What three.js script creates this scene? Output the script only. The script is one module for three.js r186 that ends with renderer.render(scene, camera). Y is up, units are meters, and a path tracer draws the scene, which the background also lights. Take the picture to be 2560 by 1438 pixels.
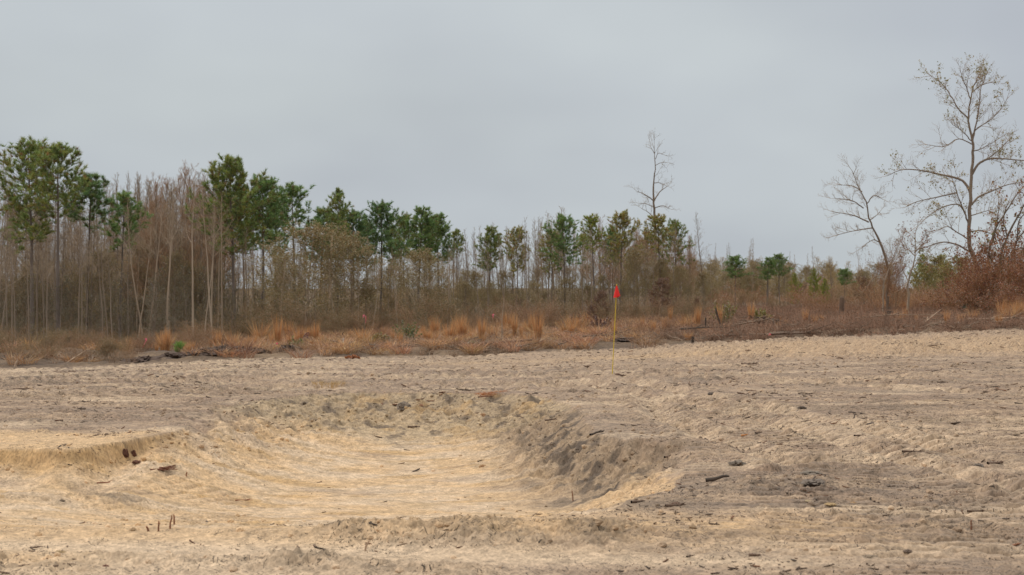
import * as THREE from 'three';

// ---------------------------------------------------------------- camera, sky, sun, exposure
const EYE = 2.0, FPX = 3555;                       // eye height in metres, focal length in photo pixels
const scene = new THREE.Scene();
const camera = new THREE.PerspectiveCamera(22.87, 1024 / 575, 0.1, 8000);
camera.position.set(0, EYE, 0);
camera.lookAt(0, EYE, -10);
camera.focus = 24; camera.userData.fStop = 3.2;

const renderer = new THREE.WebGLRenderer({ antialias: true });
renderer.toneMapping = THREE.LinearToneMapping;
renderer.toneMappingExposure = 1.0;
renderer.shadowMap.enabled = true;

// seeded random and noise
function rngOf(seed) { let a = (seed * 2654435761) >>> 0; return () => { a = (a + 0x6D2B79F5) >>> 0; let t = a; t = Math.imul(t ^ (t >>> 15), t | 1); t ^= t + Math.imul(t ^ (t >>> 7), t | 61); return ((t ^ (t >>> 14)) >>> 0) / 4294967296; }; }
const PERM = new Uint8Array(512), GX = new Float32Array(256), GY = new Float32Array(256);
{ const r = rngOf(77); const p = [...Array(256).keys()]; for (let i = 255; i > 0; i--) { const j = Math.floor(r() * (i + 1)); [p[i], p[j]] = [p[j], p[i]]; }
  for (let i = 0; i < 512; i++) PERM[i] = p[i & 255];
  for (let i = 0; i < 256; i++) { const a = r() * Math.PI * 2; GX[i] = Math.cos(a); GY[i] = Math.sin(a); } }
function noise(x, y) {                             // gradient noise, about -0.7..0.7
  const xf = Math.floor(x), yf = Math.floor(y), fx = x - xf, fy = y - yf, X = xf & 255, Y = yf & 255;
  const u = fx * fx * fx * (fx * (fx * 6 - 15) + 10), v = fy * fy * fy * (fy * (fy * 6 - 15) + 10);
  const a = PERM[PERM[X] + Y], b = PERM[PERM[X + 1] + Y], c = PERM[PERM[X] + Y + 1], d = PERM[PERM[X + 1] + Y + 1];
  const n0 = GX[a] * fx + GY[a] * fy, n1 = GX[b] * (fx - 1) + GY[b] * fy, n2 = GX[c] * fx + GY[c] * (fy - 1), n3 = GX[d] * (fx - 1) + GY[d] * (fy - 1);
  return (n0 + (n1 - n0) * u) * (1 - v) + (n2 + (n3 - n2) * u) * v;
}
function fbm(x, y, o = 4) { let s = 0, a = 1; for (let i = 0; i < o; i++) { s += a * noise(x, y); x = x * 2.03 + 17.3; y = y * 2.03 - 9.1; a *= 0.5; } return s; }
const clamp = (v, a = 0, b = 1) => Math.min(b, Math.max(a, v));
const sst = (a, b, v) => { const t = clamp((v - a) / (b - a)); return t * t * (3 - 2 * t); };
const mix = (a, b, t) => a + (b - a) * t;
const hash = (i) => { const s = Math.sin(i * 127.1 + 31.7) * 43758.5453; return s - Math.floor(s); };
const col = (r, g, b) => new THREE.Color().setRGB(r, g, b);

// overcast sky: even grey near the horizon, brighter towards the zenith, faint banks of cloud
{ const W = 1024, Hh = 512, a = new Float32Array(W * Hh * 4);
  for (let j = 0; j < Hh; j++) {
    const el = ((j + 0.5) / Hh - 0.5) * Math.PI, s = Math.max(0, Math.sin(el));
    for (let i = 0; i < W; i++) {
      const az = (i / W) * Math.PI * 2, cx = Math.cos(az) * Math.cos(el), cz = Math.sin(az) * Math.cos(el);
      const px = cx / (s + 0.25), pz = cz / (s + 0.25);
      const n = fbm(px * 1.1 + 3, pz * 1.1, 5), n2 = fbm(px * 0.5 - 8, pz * 0.5 + 5, 3);
      const L = (1 + 2.5 * s * s) * (1 + 0.15 * n + 0.08 * n2);
      const w = clamp(0.5 + 1.2 * n2 + 0.4 * n);
      const k = (j * W + i) * 4;
      a[k] = L * mix(0.470, 0.502, w); a[k + 1] = L * mix(0.506, 0.543, w); a[k + 2] = L * mix(0.556, 0.556, w); a[k + 3] = 1;
    } }
  const sky = new THREE.DataTexture(a, W, Hh, THREE.RGBAFormat, THREE.FloatType);
  sky.mapping = THREE.EquirectangularReflectionMapping; sky.magFilter = sky.minFilter = THREE.LinearFilter; sky.wrapS = THREE.RepeatWrapping; sky.needsUpdate = true;
  scene.background = sky; scene.environment = sky;
}
const sun = new THREE.DirectionalLight(col(1.0, 0.95, 0.88), 1.5);
sun.position.set(-46, 76, -44); sun.target.position.set(0, 0, -30);
sun.castShadow = true; sun.shadow.radius = 26;
Object.assign(sun.shadow.camera, { left: -90, right: 90, top: 120, bottom: -90, near: 1, far: 300 });
sun.shadow.mapSize.set(2048, 2048);
scene.add(sun, sun.target);

// ---------------------------------------------------------------- helpers
const used = {};
function numbered(n) { if (!(n in used)) { used[n] = 0; return n; } used[n]++; return n + '_' + String(used[n]).padStart(3, '0'); }
function tag(o, label, category, group, kind) { if (label) o.userData.label = label; if (category) o.userData.category = category; if (group) o.userData.group = group; if (kind) o.userData.kind = kind; return o; }
function shade(m) { m.castShadow = true; m.receiveShadow = true; return m; }
function thing(name, label, category, group) { const g = new THREE.Group(); g.name = numbered(name); tag(g, label, category, group); scene.add(g); return g; }
function part(name, geo, mat, parent) { const m = shade(new THREE.Mesh(geo, mat)); m.name = name; parent.add(m); return m; }
function single(name, geo, mat, label, category, group, kind) { const m = shade(new THREE.Mesh(geo, mat)); m.name = numbered(name); tag(m, label, category, group, kind); scene.add(m); return m; }
const px2x = (X, d) => (X - 1280) / FPX * d;
const px2y = (Y, d) => EYE - (Y - 719) / FPX * d;
const V = (x, y, z) => new THREE.Vector3(x, y, z);

// mesh builder: tubes, spikes, blades, leaves with vertex colours
class TB {
  constructor() { this.p = []; this.n = []; this.c = []; this.i = []; }
  vert(x, y, z, nx, ny, nz, c) { this.p.push(x, y, z); this.n.push(nx, ny, nz); this.c.push(c[0], c[1], c[2]); return this.p.length / 3 - 1; }
  tube(pts, rad, sides, c, rng, jit = 0.12, cap = false) {
    let base = -1; const n = pts.length; let ux = 0, uy = 0, uz = 0;
    for (let k = 0; k < n; k++) {
      const a = pts[Math.max(0, k - 1)], b = pts[Math.min(n - 1, k + 1)];
      let tx = b[0] - a[0], ty = b[1] - a[1], tz = b[2] - a[2]; const l = Math.hypot(tx, ty, tz) || 1; tx /= l; ty /= l; tz /= l;
      if (k === 0) { if (Math.abs(ty) > 0.8) { ux = 1; uy = 0; uz = 0; } else { ux = 0; uy = 1; uz = 0; } }
      const dt = ux * tx + uy * ty + uz * tz; ux -= dt * tx; uy -= dt * ty; uz -= dt * tz; const ul = Math.hypot(ux, uy, uz) || 1; ux /= ul; uy /= ul; uz /= ul;
      const vx = ty * uz - tz * uy, vy = tz * ux - tx * uz, vz = tx * uy - ty * ux;
      const ring = this.p.length / 3, kk = 1 + (rng() - 0.5) * 2 * jit;
      for (let s = 0; s < sides; s++) {
        const an = s / sides * Math.PI * 2, ca = Math.cos(an), sa = Math.sin(an), nx = ux * ca + vx * sa, ny = uy * ca + vy * sa, nz = uz * ca + vz * sa;
        const j = kk * (1 + (rng() - 0.5) * jit), r = rad[k] * (sides > 5 ? 1 + (rng() - 0.5) * 0.12 : 1);
        this.vert(pts[k][0] + nx * r, pts[k][1] + ny * r, pts[k][2] + nz * r, nx, ny, nz, [c[0] * j, c[1] * j, c[2] * j]);
      }
      if (k > 0) for (let s = 0; s < sides; s++) { const s2 = (s + 1) % sides; this.i.push(base + s, base + s2, ring + s2, base + s, ring + s2, ring + s); }
      base = ring;
      if (cap && (k === 0 || k === n - 1)) { const sg = k === 0 ? -1 : 1; const o = this.p.length / 3; for (let s = 0; s < sides; s++) this.vert(this.p[(ring + s) * 3], this.p[(ring + s) * 3 + 1], this.p[(ring + s) * 3 + 2], tx * sg, ty * sg, tz * sg, [c[0] * 1.5, c[1] * 1.4, c[2] * 1.25]); for (let s = 1; s < sides - 1; s++) this.i.push(o, o + s, o + s + 1); }
    }
  }
  spike(a, b, r, c) {                              // three-sided tapering twig
    let tx = b[0] - a[0], ty = b[1] - a[1], tz = b[2] - a[2]; const l = Math.hypot(tx, ty, tz) || 1; tx /= l; ty /= l; tz /= l;
    let ux = ty, uy = -tx, uz = 0; if (Math.hypot(ux, uy) < 0.1) { ux = 0; uy = tz; uz = -ty; } const ul = Math.hypot(ux, uy, uz) || 1; ux /= ul; uy /= ul; uz /= ul;
    const vx = ty * uz - tz * uy, vy = tz * ux - tx * uz, vz = tx * uy - ty * ux, o = this.p.length / 3;
    for (let s = 0; s < 3; s++) { const an = s * 2.0944, ca = Math.cos(an), sa = Math.sin(an), nx = ux * ca + vx * sa, ny = uy * ca + vy * sa, nz = uz * ca + vz * sa; this.vert(a[0] + nx * r, a[1] + ny * r, a[2] + nz * r, nx, ny, nz, c); }
    this.vert(b[0], b[1], b[2], tx, ty, tz, c);
    this.i.push(o, o + 1, o + 3, o + 1, o + 2, o + 3, o + 2, o, o + 3);
  }
  blade(a, b, w, c, rng) {                         // one flat needle or grass blade
    const tx = b[0] - a[0], ty = b[1] - a[1], tz = b[2] - a[2]; let rx = rng() - 0.5, ry = rng() - 0.5, rz = rng() - 0.5;
    let sx = ty * rz - tz * ry, sy = tz * rx - tx * rz, sz = tx * ry - ty * rx; const l = Math.hypot(sx, sy, sz) || 1; sx *= w / l / 2; sy *= w / l / 2; sz *= w / l / 2;
    let nx = sy * tz - sz * ty, ny = sz * tx - sx * tz, nz = sx * ty - sy * tx; const nl = Math.hypot(nx, ny, nz) || 1; nx /= nl; ny /= nl; nz /= nl;
    const o = this.p.length / 3;
    this.vert(a[0] - sx, a[1] - sy, a[2] - sz, nx, ny, nz, c); this.vert(a[0] + sx, a[1] + sy, a[2] + sz, nx, ny, nz, c); this.vert(b[0], b[1], b[2], nx, ny, nz, c);
    this.i.push(o, o + 1, o + 2);
  }
  leaf(p, s, c, rng) {                             // a small four-cornered leaf, bent along its midrib
    const th = rng() * 6.283, ph = Math.acos(2 * rng() - 1), dx = Math.sin(ph) * Math.cos(th), dy = Math.cos(ph), dz = Math.sin(ph) * Math.sin(th);
    let rx = rng() - 0.5, ry = rng() - 0.5, rz = rng() - 0.5, sx = dy * rz - dz * ry, sy = dz * rx - dx * rz, sz = dx * ry - dy * rx; const l = Math.hypot(sx, sy, sz) || 1; sx /= l; sy /= l; sz /= l;
    const nx = sy * dz - sz * dy, ny = sz * dx - sx * dz, nz = sx * dy - sy * dx, o = this.p.length / 3, w = s * 0.36, f = s * 0.12;
    this.vert(p[0], p[1], p[2], nx, ny, nz, c);
    this.vert(p[0] + dx * s * 0.5 + sx * w + nx * f, p[1] + dy * s * 0.5 + sy * w + ny * f, p[2] + dz * s * 0.5 + sz * w + nz * f, nx, ny, nz, c);
    this.vert(p[0] + dx * s, p[1] + dy * s, p[2] + dz * s, nx, ny, nz, c);
    this.vert(p[0] + dx * s * 0.5 - sx * w + nx * f, p[1] + dy * s * 0.5 - sy * w + ny * f, p[2] + dz * s * 0.5 - sz * w + nz * f, nx, ny, nz, c);
    this.i.push(o, o + 1, o + 2, o, o + 2, o + 3);
  }
  geo() { const g = new THREE.BufferGeometry(); g.setAttribute('position', new THREE.BufferAttribute(new Float32Array(this.p), 3)); g.setAttribute('normal', new THREE.BufferAttribute(new Float32Array(this.n), 3)); g.setAttribute('color', new THREE.BufferAttribute(new Float32Array(this.c), 3)); g.setIndex(this.i); return g; }
  get empty() { return this.i.length === 0; }
}
const vmat = (r = 1, g = 1, b = 1, rough = 0.95, extra = {}) => new THREE.MeshStandardMaterial({ color: col(r, g, b), vertexColors: true, roughness: rough, side: THREE.DoubleSide, ...extra });

// ---------------------------------------------------------------- the ground: heights and soils, in metres (x across, d away)
const POLY = [[1.5, 13.9, 1.8], [0.85, 12.6, 3.2], [-0.1, 12.0, 4.2], [-2.2, 11.7, 4.6], [-4.4, 11.6, 4.6], [-8, 12.0, 4], [-10, 14.5, 1.5], [-8.5, 16.9, 1.4], [-6.2, 17.3, 1.2], [-5.4, 17.2, 1.1], [-5.0, 18.1, 1.2], [-4.6, 19.6, 1.4], [-4.75, 21.2, 2.2], [-4.95, 23.0, 2.8], [-4.6, 25.0, 3.4], [-3.9, 26.5, 3.7], [-3.1, 27.4, 3.9], [-2.2, 27.2, 3.6], [-1.3, 27.1, 3.7], [-0.5, 26.7, 3.5], [0.1, 26.5, 3.2], [0.6, 25.7, 2.7], [0.95, 24.4, 2.2], [1.1, 22.8, 1.9], [1.1, 21.0, 1.7], [1.2, 19.3, 1.5], [1.55, 18.3, 1.2], [2.1, 17.75, 1.0], [2.1, 16.2, 1.3]];
function bunker(x, d) {                            // [0 outside .. 1 on the floor, signed distance to the lip]
  let acc = 0, inside = false, best = 1e9; const n = POLY.length;
  for (let i = 0, j = n - 1; i < n; j = i++) { const a = POLY[j], b = POLY[i];
    if ((b[1] > d) !== (a[1] > d) && x < (a[0] - b[0]) * (d - b[1]) / (a[1] - b[1]) + b[0]) inside = !inside;
    const ex = b[0] - a[0], ey = b[1] - a[1], t = clamp(((x - a[0]) * ex + (d - a[1]) * ey) / (ex * ex + ey * ey));
    const ds = Math.hypot(x - a[0] - ex * t, d - a[1] - ey * t), w = mix(a[2], b[2], t);
    if (ds < best) best = ds;
    const q = Math.max(0.01, ds / w), l = Math.min(1, Math.hypot(ex, ey) / w + 0.15); acc += l / (q * q * q); }
  if (!inside) return [0, -best];
  const t = clamp(1.12 * Math.pow(acc, -1 / 3) + (best < 0.04 ? best - 0.04 : 0)); return [mix(t * t * (3 - 2 * t), 1 - Math.pow(1 - t, 1.7), 0.6), best];
}
const inBox = (x, d) => x > -11 && x < 3 && d > 10.5 && d < 28.5;
const EDGE = [[-60, 30], [-13.7, 38], [-7.6, 42], [0, 45], [4.1, 46], [7.5, 47], [12.4, 48], [17.3, 48.5], [60, 52]];
function edgeD(x) { let k = 0; while (k < EDGE.length - 2 && x > EDGE[k + 1][0]) k++; const [a, b] = [EDGE[k], EDGE[k + 1]]; return mix(a[1], b[1], clamp((x - a[0]) / (b[0] - a[0]))) + 1.3 * noise(x * 0.4, 3.3) + 0.7 * noise(x * 1.3, 8.8) + 0.3 * noise(x * 4, 1.8); }
// windrows of loose soil thrown up by the machines: [x0, d0, x1, d1, half width, height]
const ROWS = [[-2.3, 11.35, -0.95, 11.15, 0.28, 0.05], [-1.25, 11.3, -0.3, 11.15, 0.42, 0.14], [-0.35, 11.45, 0.75, 11.35, 0.55, 0.12], [0.5, 11.0, 1.9, 11.2, 0.6, 0.06], [-0.9, 11.0, 0.6, 10.75, 0.35, 0.06], [-3.0, 10.35, -1.4, 10.1, 0.3, 0.07], [-1.6, 10.15, -0.3, 9.85, 0.35, 0.08], [-4.0, 10.2, -3.1, 9.8, 0.5, 0.08], [-4.3, 15.6, -3.1, 15.3, 0.6, 0.06], [-5.2, 15.2, -4.3, 15.8, 0.7, 0.07], [-3.4, 14.3, -2.4, 14.0, 0.6, 0.05], [-2.8, 12.9, -1.6, 12.6, 0.4, 0.05], [-3.4, 12.2, -2.2, 12.0, 0.4, 0.04], [1.35, 18.3, 2.15, 17.85, 0.35, 0.08], [3.6, 16.6, 6.5, 15.2, 0.35, 0.035], [2.9, 13.8, 4.4, 13.0, 0.7, 0.05], [1.4, 13.2, 3.0, 14.6, 0.6, 0.05]];
function rowsAt(x, d) { let s = 0; for (const [a, b, c, e, w, h] of ROWS) { const ex = c - a, ey = e - b, t = clamp(((x - a) * ex + (d - b) * ey) / (ex * ex + ey * ey)), q = Math.hypot(x - a - ex * t, (d - b - ey * t)) / w; if (q < 1.6) s += 0.62 * h * Math.exp(-q * q * 2.2); } return s; }
// wheel ruts and smooth blade passes: polylines in x, d
const RUTS = [[[1.4, 29.8], [3.0, 25], [3.9, 20], [4.5, 16.5], [5.2, 12.5]], [[2.4, 29.8], [3.9, 25], [4.8, 20], [5.5, 16.5], [6.4, 12.5]], [[-9, 26], [-6.4, 27], [-4.2, 29], [-1, 29.6], [1.6, 28.4], [2.5, 26], [2.3, 22], [2.6, 19], [3.2, 16]], [[-12, 30], [-6, 31.5], [0, 32], [5, 30.5], [9, 26]]];
const BLADE = [[[-6, 11.05], [-2, 10.75], [0.5, 10.35], [3.2, 10.2]], [[-6, 9.6], [-2, 9.55], [1, 9.25], [3, 9.1]]];
function nearLine(list, x, d) { let b = 9; for (const l of list) for (let i = 0; i < l.length - 1; i++) { const [a, c] = [l[i], l[i + 1]], ex = c[0] - a[0], ey = c[1] - a[1], t = clamp(((x - a[0]) * ex + (d - a[1]) * ey) / (ex * ex + ey * ey)), q = Math.hypot(x - a[0] - ex * t, d - a[1] - ey * t); if (q < b) b = q; } return b; }
function tracks(x, d, ang, sp, rw, seed, keep) {   // crawler prints: cleat ridges across each track
  const c = Math.cos(ang), s = Math.sin(ang), wx = x + 0.5 * noise(x * 0.22 + seed, d * 0.22), wd = d + 0.5 * noise(x * 0.22, d * 0.22 + seed + 9);
  const u = wx * c + wd * s, v = -wx * s + wd * c, row = Math.floor(v / rw), fr = v / rw - row;
  if (hash(row * 3.1 + seed) > keep) return 0;
  const e = sst(0, 0.12, fr) * sst(1, 0.88, fr), ph = hash(row + seed) + 0.25 * noise(u * 1.3, row * 7.7 + seed), k = 0.5 + 0.5 * Math.cos(6.2832 * (u / sp + ph));
  return e * (0.35 - 1.35 * Math.pow(k, 5)) * clamp(0.8 + 1.5 * noise(u * 0.55 + row * 3, v * 0.4 + seed), 0.05, 1.2);
}
function baseH(x, d) {
  const rise = 0.52 * sst(-3, 19, x) * sst(16, 48, d);
  const fallL = -0.22 * sst(-5, -16, x) * sst(18, 38, d);
  const dip = -0.12 * Math.exp(-((x + 2) ** 2) / 60) * sst(34, 45, d);
  const fall2 = -1.75 * sst(3, -27, x) * sst(41, 84, d) * mix(1, 0.4, sst(110, 260, d));
  const far = -0.5 * sst(70, 170, d) * sst(-5, 10, x);
  const soft = 0.06 * fbm(x * 0.13 + 5, d * 0.13, 3) * sst(6, 12, d);
  return rise + fallL + dip + fall2 + far + soft - 0.6 * sst(150, 900, d) * 0;
}
const clodN = (x, d) => { const a = 1 - Math.abs(noise(x, d)) * 2.4; return a > 0 ? a * a : 0; };
function loose(x, d, f, ds) {                      // how broken up the surface is, 0..1
  const r = rowsAt(x, d), wall = f > 0.01 && f < 0.95 ? sst(0.0, 0.2, f) * sst(0.98, 0.6, f) : 0;
  return clamp(Math.min(1, r * 14) + wall * (d > 17 ? 0.75 : 0.15));
}
const bcache = [0, 0];
function H(x, d) {
  if (d > 600 || Math.abs(x) > 500) return baseH(x, d);
  let h = baseH(x, d), f = 0, ds = -9;
  const wx = x + 0.16 * noise(x * 1.1, d * 1.1 + 40) + 0.05 * noise(x * 4.5, d * 4.5), wd = d + 0.28 * noise(x * 0.9 + 70, d * 0.9) + 0.06 * noise(x * 4.1 + 9, d * 4.1);
  if (inBox(x, d)) [f, ds] = bunker(wx, wd);
  const D = mix(0.3, 0.66, sst(-5.8, -2.8, x)) * mix(1, 0.7, sst(0.5, 1.6, x) * sst(18.8, 16.8, d));
  h -= D * f;
  if (f > 0 && x < -4.4 && d > 15 && d < 20) h -= (0.15 + 0.12 * noise(x * 1.7, 4.4)) * sst(0.0, 0.16 + 0.14 * noise(x * 2.2, d * 2.2), ds) * sst(2.2, 0.6, ds) * sst(-4.4, -5.0, x);
  bcache[0] = f; bcache[1] = ds;
  if (d > 5 && d < 62) {
    const ed = edgeD(x), out = f === 0, near = sst(60, 30, d), lo = loose(x, d, f, ds);
    const lip = out && ds > -1.2 ? Math.exp(-((ds + 0.25) ** 2) / 0.12) * 0.035 * sst(15, 18, d) : 0;
    h += lip + rowsAt(x, d);
    // crawler prints on the field, rolling relief and broken clods
    if (d < ed) {
      let t = 0;
      if (out) {
        const right = sst(1.0, 3.2, x) * sst(27, 22, d), farR = sst(29, 32, d) * sst(-8, -2, x), leftF = sst(-2, -6, x) * sst(20, 23, d);
        t += right * (0.075 * tracks(x, d, 1.5, 0.22, 0.62, 3, 1.1) + 0.03 * tracks(x, d, 1.0, 0.2, 0.55, 12, 0.6));
        t += farR * (0.085 * sst(3, 6, x) * sst(35, 38, d) * Math.sin(17.5 * (x + 0.07 * d + 0.25 * noise(x * 0.3, d * 0.3))) * (0.75 + 0.25 * Math.sin(d * 5.2 + 2 * noise(x * 0.4, d))) + 0.07 * sst(8, 4, x) * tracks(x, d, 0.1, 0.34, 0.9, 23, 0.8) + 0.05 * tracks(x, d, 1.2, 0.35, 0.8, 27, 0.5));
        t += leftF * (0.04 * tracks(x, d, 0.06, 0.3, 0.6, 31, 0.6) + 0.045 * tracks(x, d, 1.3, 0.26, 0.7, 37, 0.8));
        t += sst(24, 30, d) * (1 - farR) * 0.06 * tracks(x, d, 0.12, 0.32, 0.7, 44, 0.8);
        t += sst(11.2, 10.2, d) * 0.016 * tracks(x, d, 0.05, 0.21, 0.5, 51, 0.8);
        t += Math.exp(-((ds + 1.2) ** 2) / 1.2) * sst(18, 22, d) * 0.035 * tracks(x, d, -0.75, 0.18, 0.6, 61, 0.7);
      } else {
        t += f * (0.035 * sst(-2.2, -3.4, x) * tracks(x, d, -0.35, 0.2, 0.55, 71, 0.6) + 0.006 * tracks(x, d, 0.12, 0.24, 0.6, 75, 0.4));
      }
      const rq = out && d < 33 ? nearLine(RUTS, x + 0.15 * noise(x, d * 0.8), d) : 9, bq = d < 12 ? nearLine(BLADE, x, d + 0.15 * noise(x * 0.8, 4)) : 9;
      const rut = Math.exp(-((rq / 0.2) ** 2)), berm = Math.exp(-(((rq - 0.36) / 0.14) ** 2)), calm = 1 - 0.75 * Math.exp(-((bq / 0.3) ** 2));
      h += -0.085 * rut + 0.06 * berm * clamp(0.6 + 1.5 * noise(x * 2.1, d * 2.1)) + rut * 0.02 * Math.sin(d * 30 + x * 8);
      h += t * (1 - 0.6 * lo) * calm;
      const rough = out ? mix(0.5, 1, sst(0.5, 3.5, x)) * (d > 17 ? 1 : mix(0.45, 1, sst(-1.2, 0.6, x) )) : (1 - f) * 0.5 + 0.02 + 0.35 * sst(0.2, 0.45, fbm(x * 0.7 + 31, d * 1.1 + 7, 3));
      const patch2 = clamp(0.5 + 2.4 * fbm(x * 0.45 + 77, d * 0.5 + 12, 3), 0.12, 1.7); const pit = Math.max(0, noise(x * 5.3 + 31, d * 7.1) + 0.4 * noise(x * 13, d * 15) - 0.24), scrape = noise(x * 1.3 + 0.4 * d, d * 11 + 1.5 * noise(x * 0.7, d * 0.7));
      h += rough * (0.022 * fbm(x * 1.7, d * 1.7 + 20, 3) + 0.02 * noise(x * 8.5, d * 7.5) + 0.009 * noise(x * 19, d * 16) - 0.16 * pit + 0.02 * scrape) * patch2 * calm * (1 - 0.5 * rut) * (1 + 0.6 * sst(20, 34, d));
      // ragged streaks dragged down the steep end wall
      if (!out && x > -0.6 && f < 0.97) { const a = (x * 0.95 - (d - 18) * 0.3), b = (x * 0.3 + d * 0.95); h += sst(0.03, 0.25, f) * sst(0.97, 0.6, f) * sst(-0.6, 0.3, x) * (0.02 * fbm(a * 6, b * 1.3, 3) + 0.12 * fbm(x * 2.3 + 4, d * 1.9, 4) + 0.06 * noise(x * 8 + 2, d * 6) + 0.035 * noise(x * 15, d * 12)); }
      if (!out && x < 0.6 && d > 20) { h += sst(0.0, 0.12, f) * sst(0.85, 0.4, f) * (0.13 * fbm(x * 1.5, d * 1.1, 3) + 0.1 * fbm(x * 4.5 + 9, d * 3.5, 3)); }
      h += lo * (0.05 * clodN(x * 5.2 + 3, d * 6.2) + 0.03 * clodN(x * 11, d * 12 + 5) - 0.03 + 0.014 * noise(x * 22, d * 24)) * near;
      // isolated clods and gouges on the open field
      const cl = noise(x * 2.3 + 50, d * 2.3); if (out && cl > 0.3) h += (cl - 0.3) * 0.22 * clodN(x * 9, d * 9) * sst(0.5, 2.5, Math.abs(x + 0.2) + (d > 27 ? 3 : 0));
    } else {
      const s = sst(0, 1.6, d - ed);
      h += s * (0.10 + 0.16 * fbm(x * 0.5, d * 0.5, 3) + 0.05 * noise(x * 3, d * 3));
    }
  } else if (d >= 62) h += 0.1 + 0.16 * fbm(x * 0.5, d * 0.5, 2) * sst(300, 60, d);
  return h;
}
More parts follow.
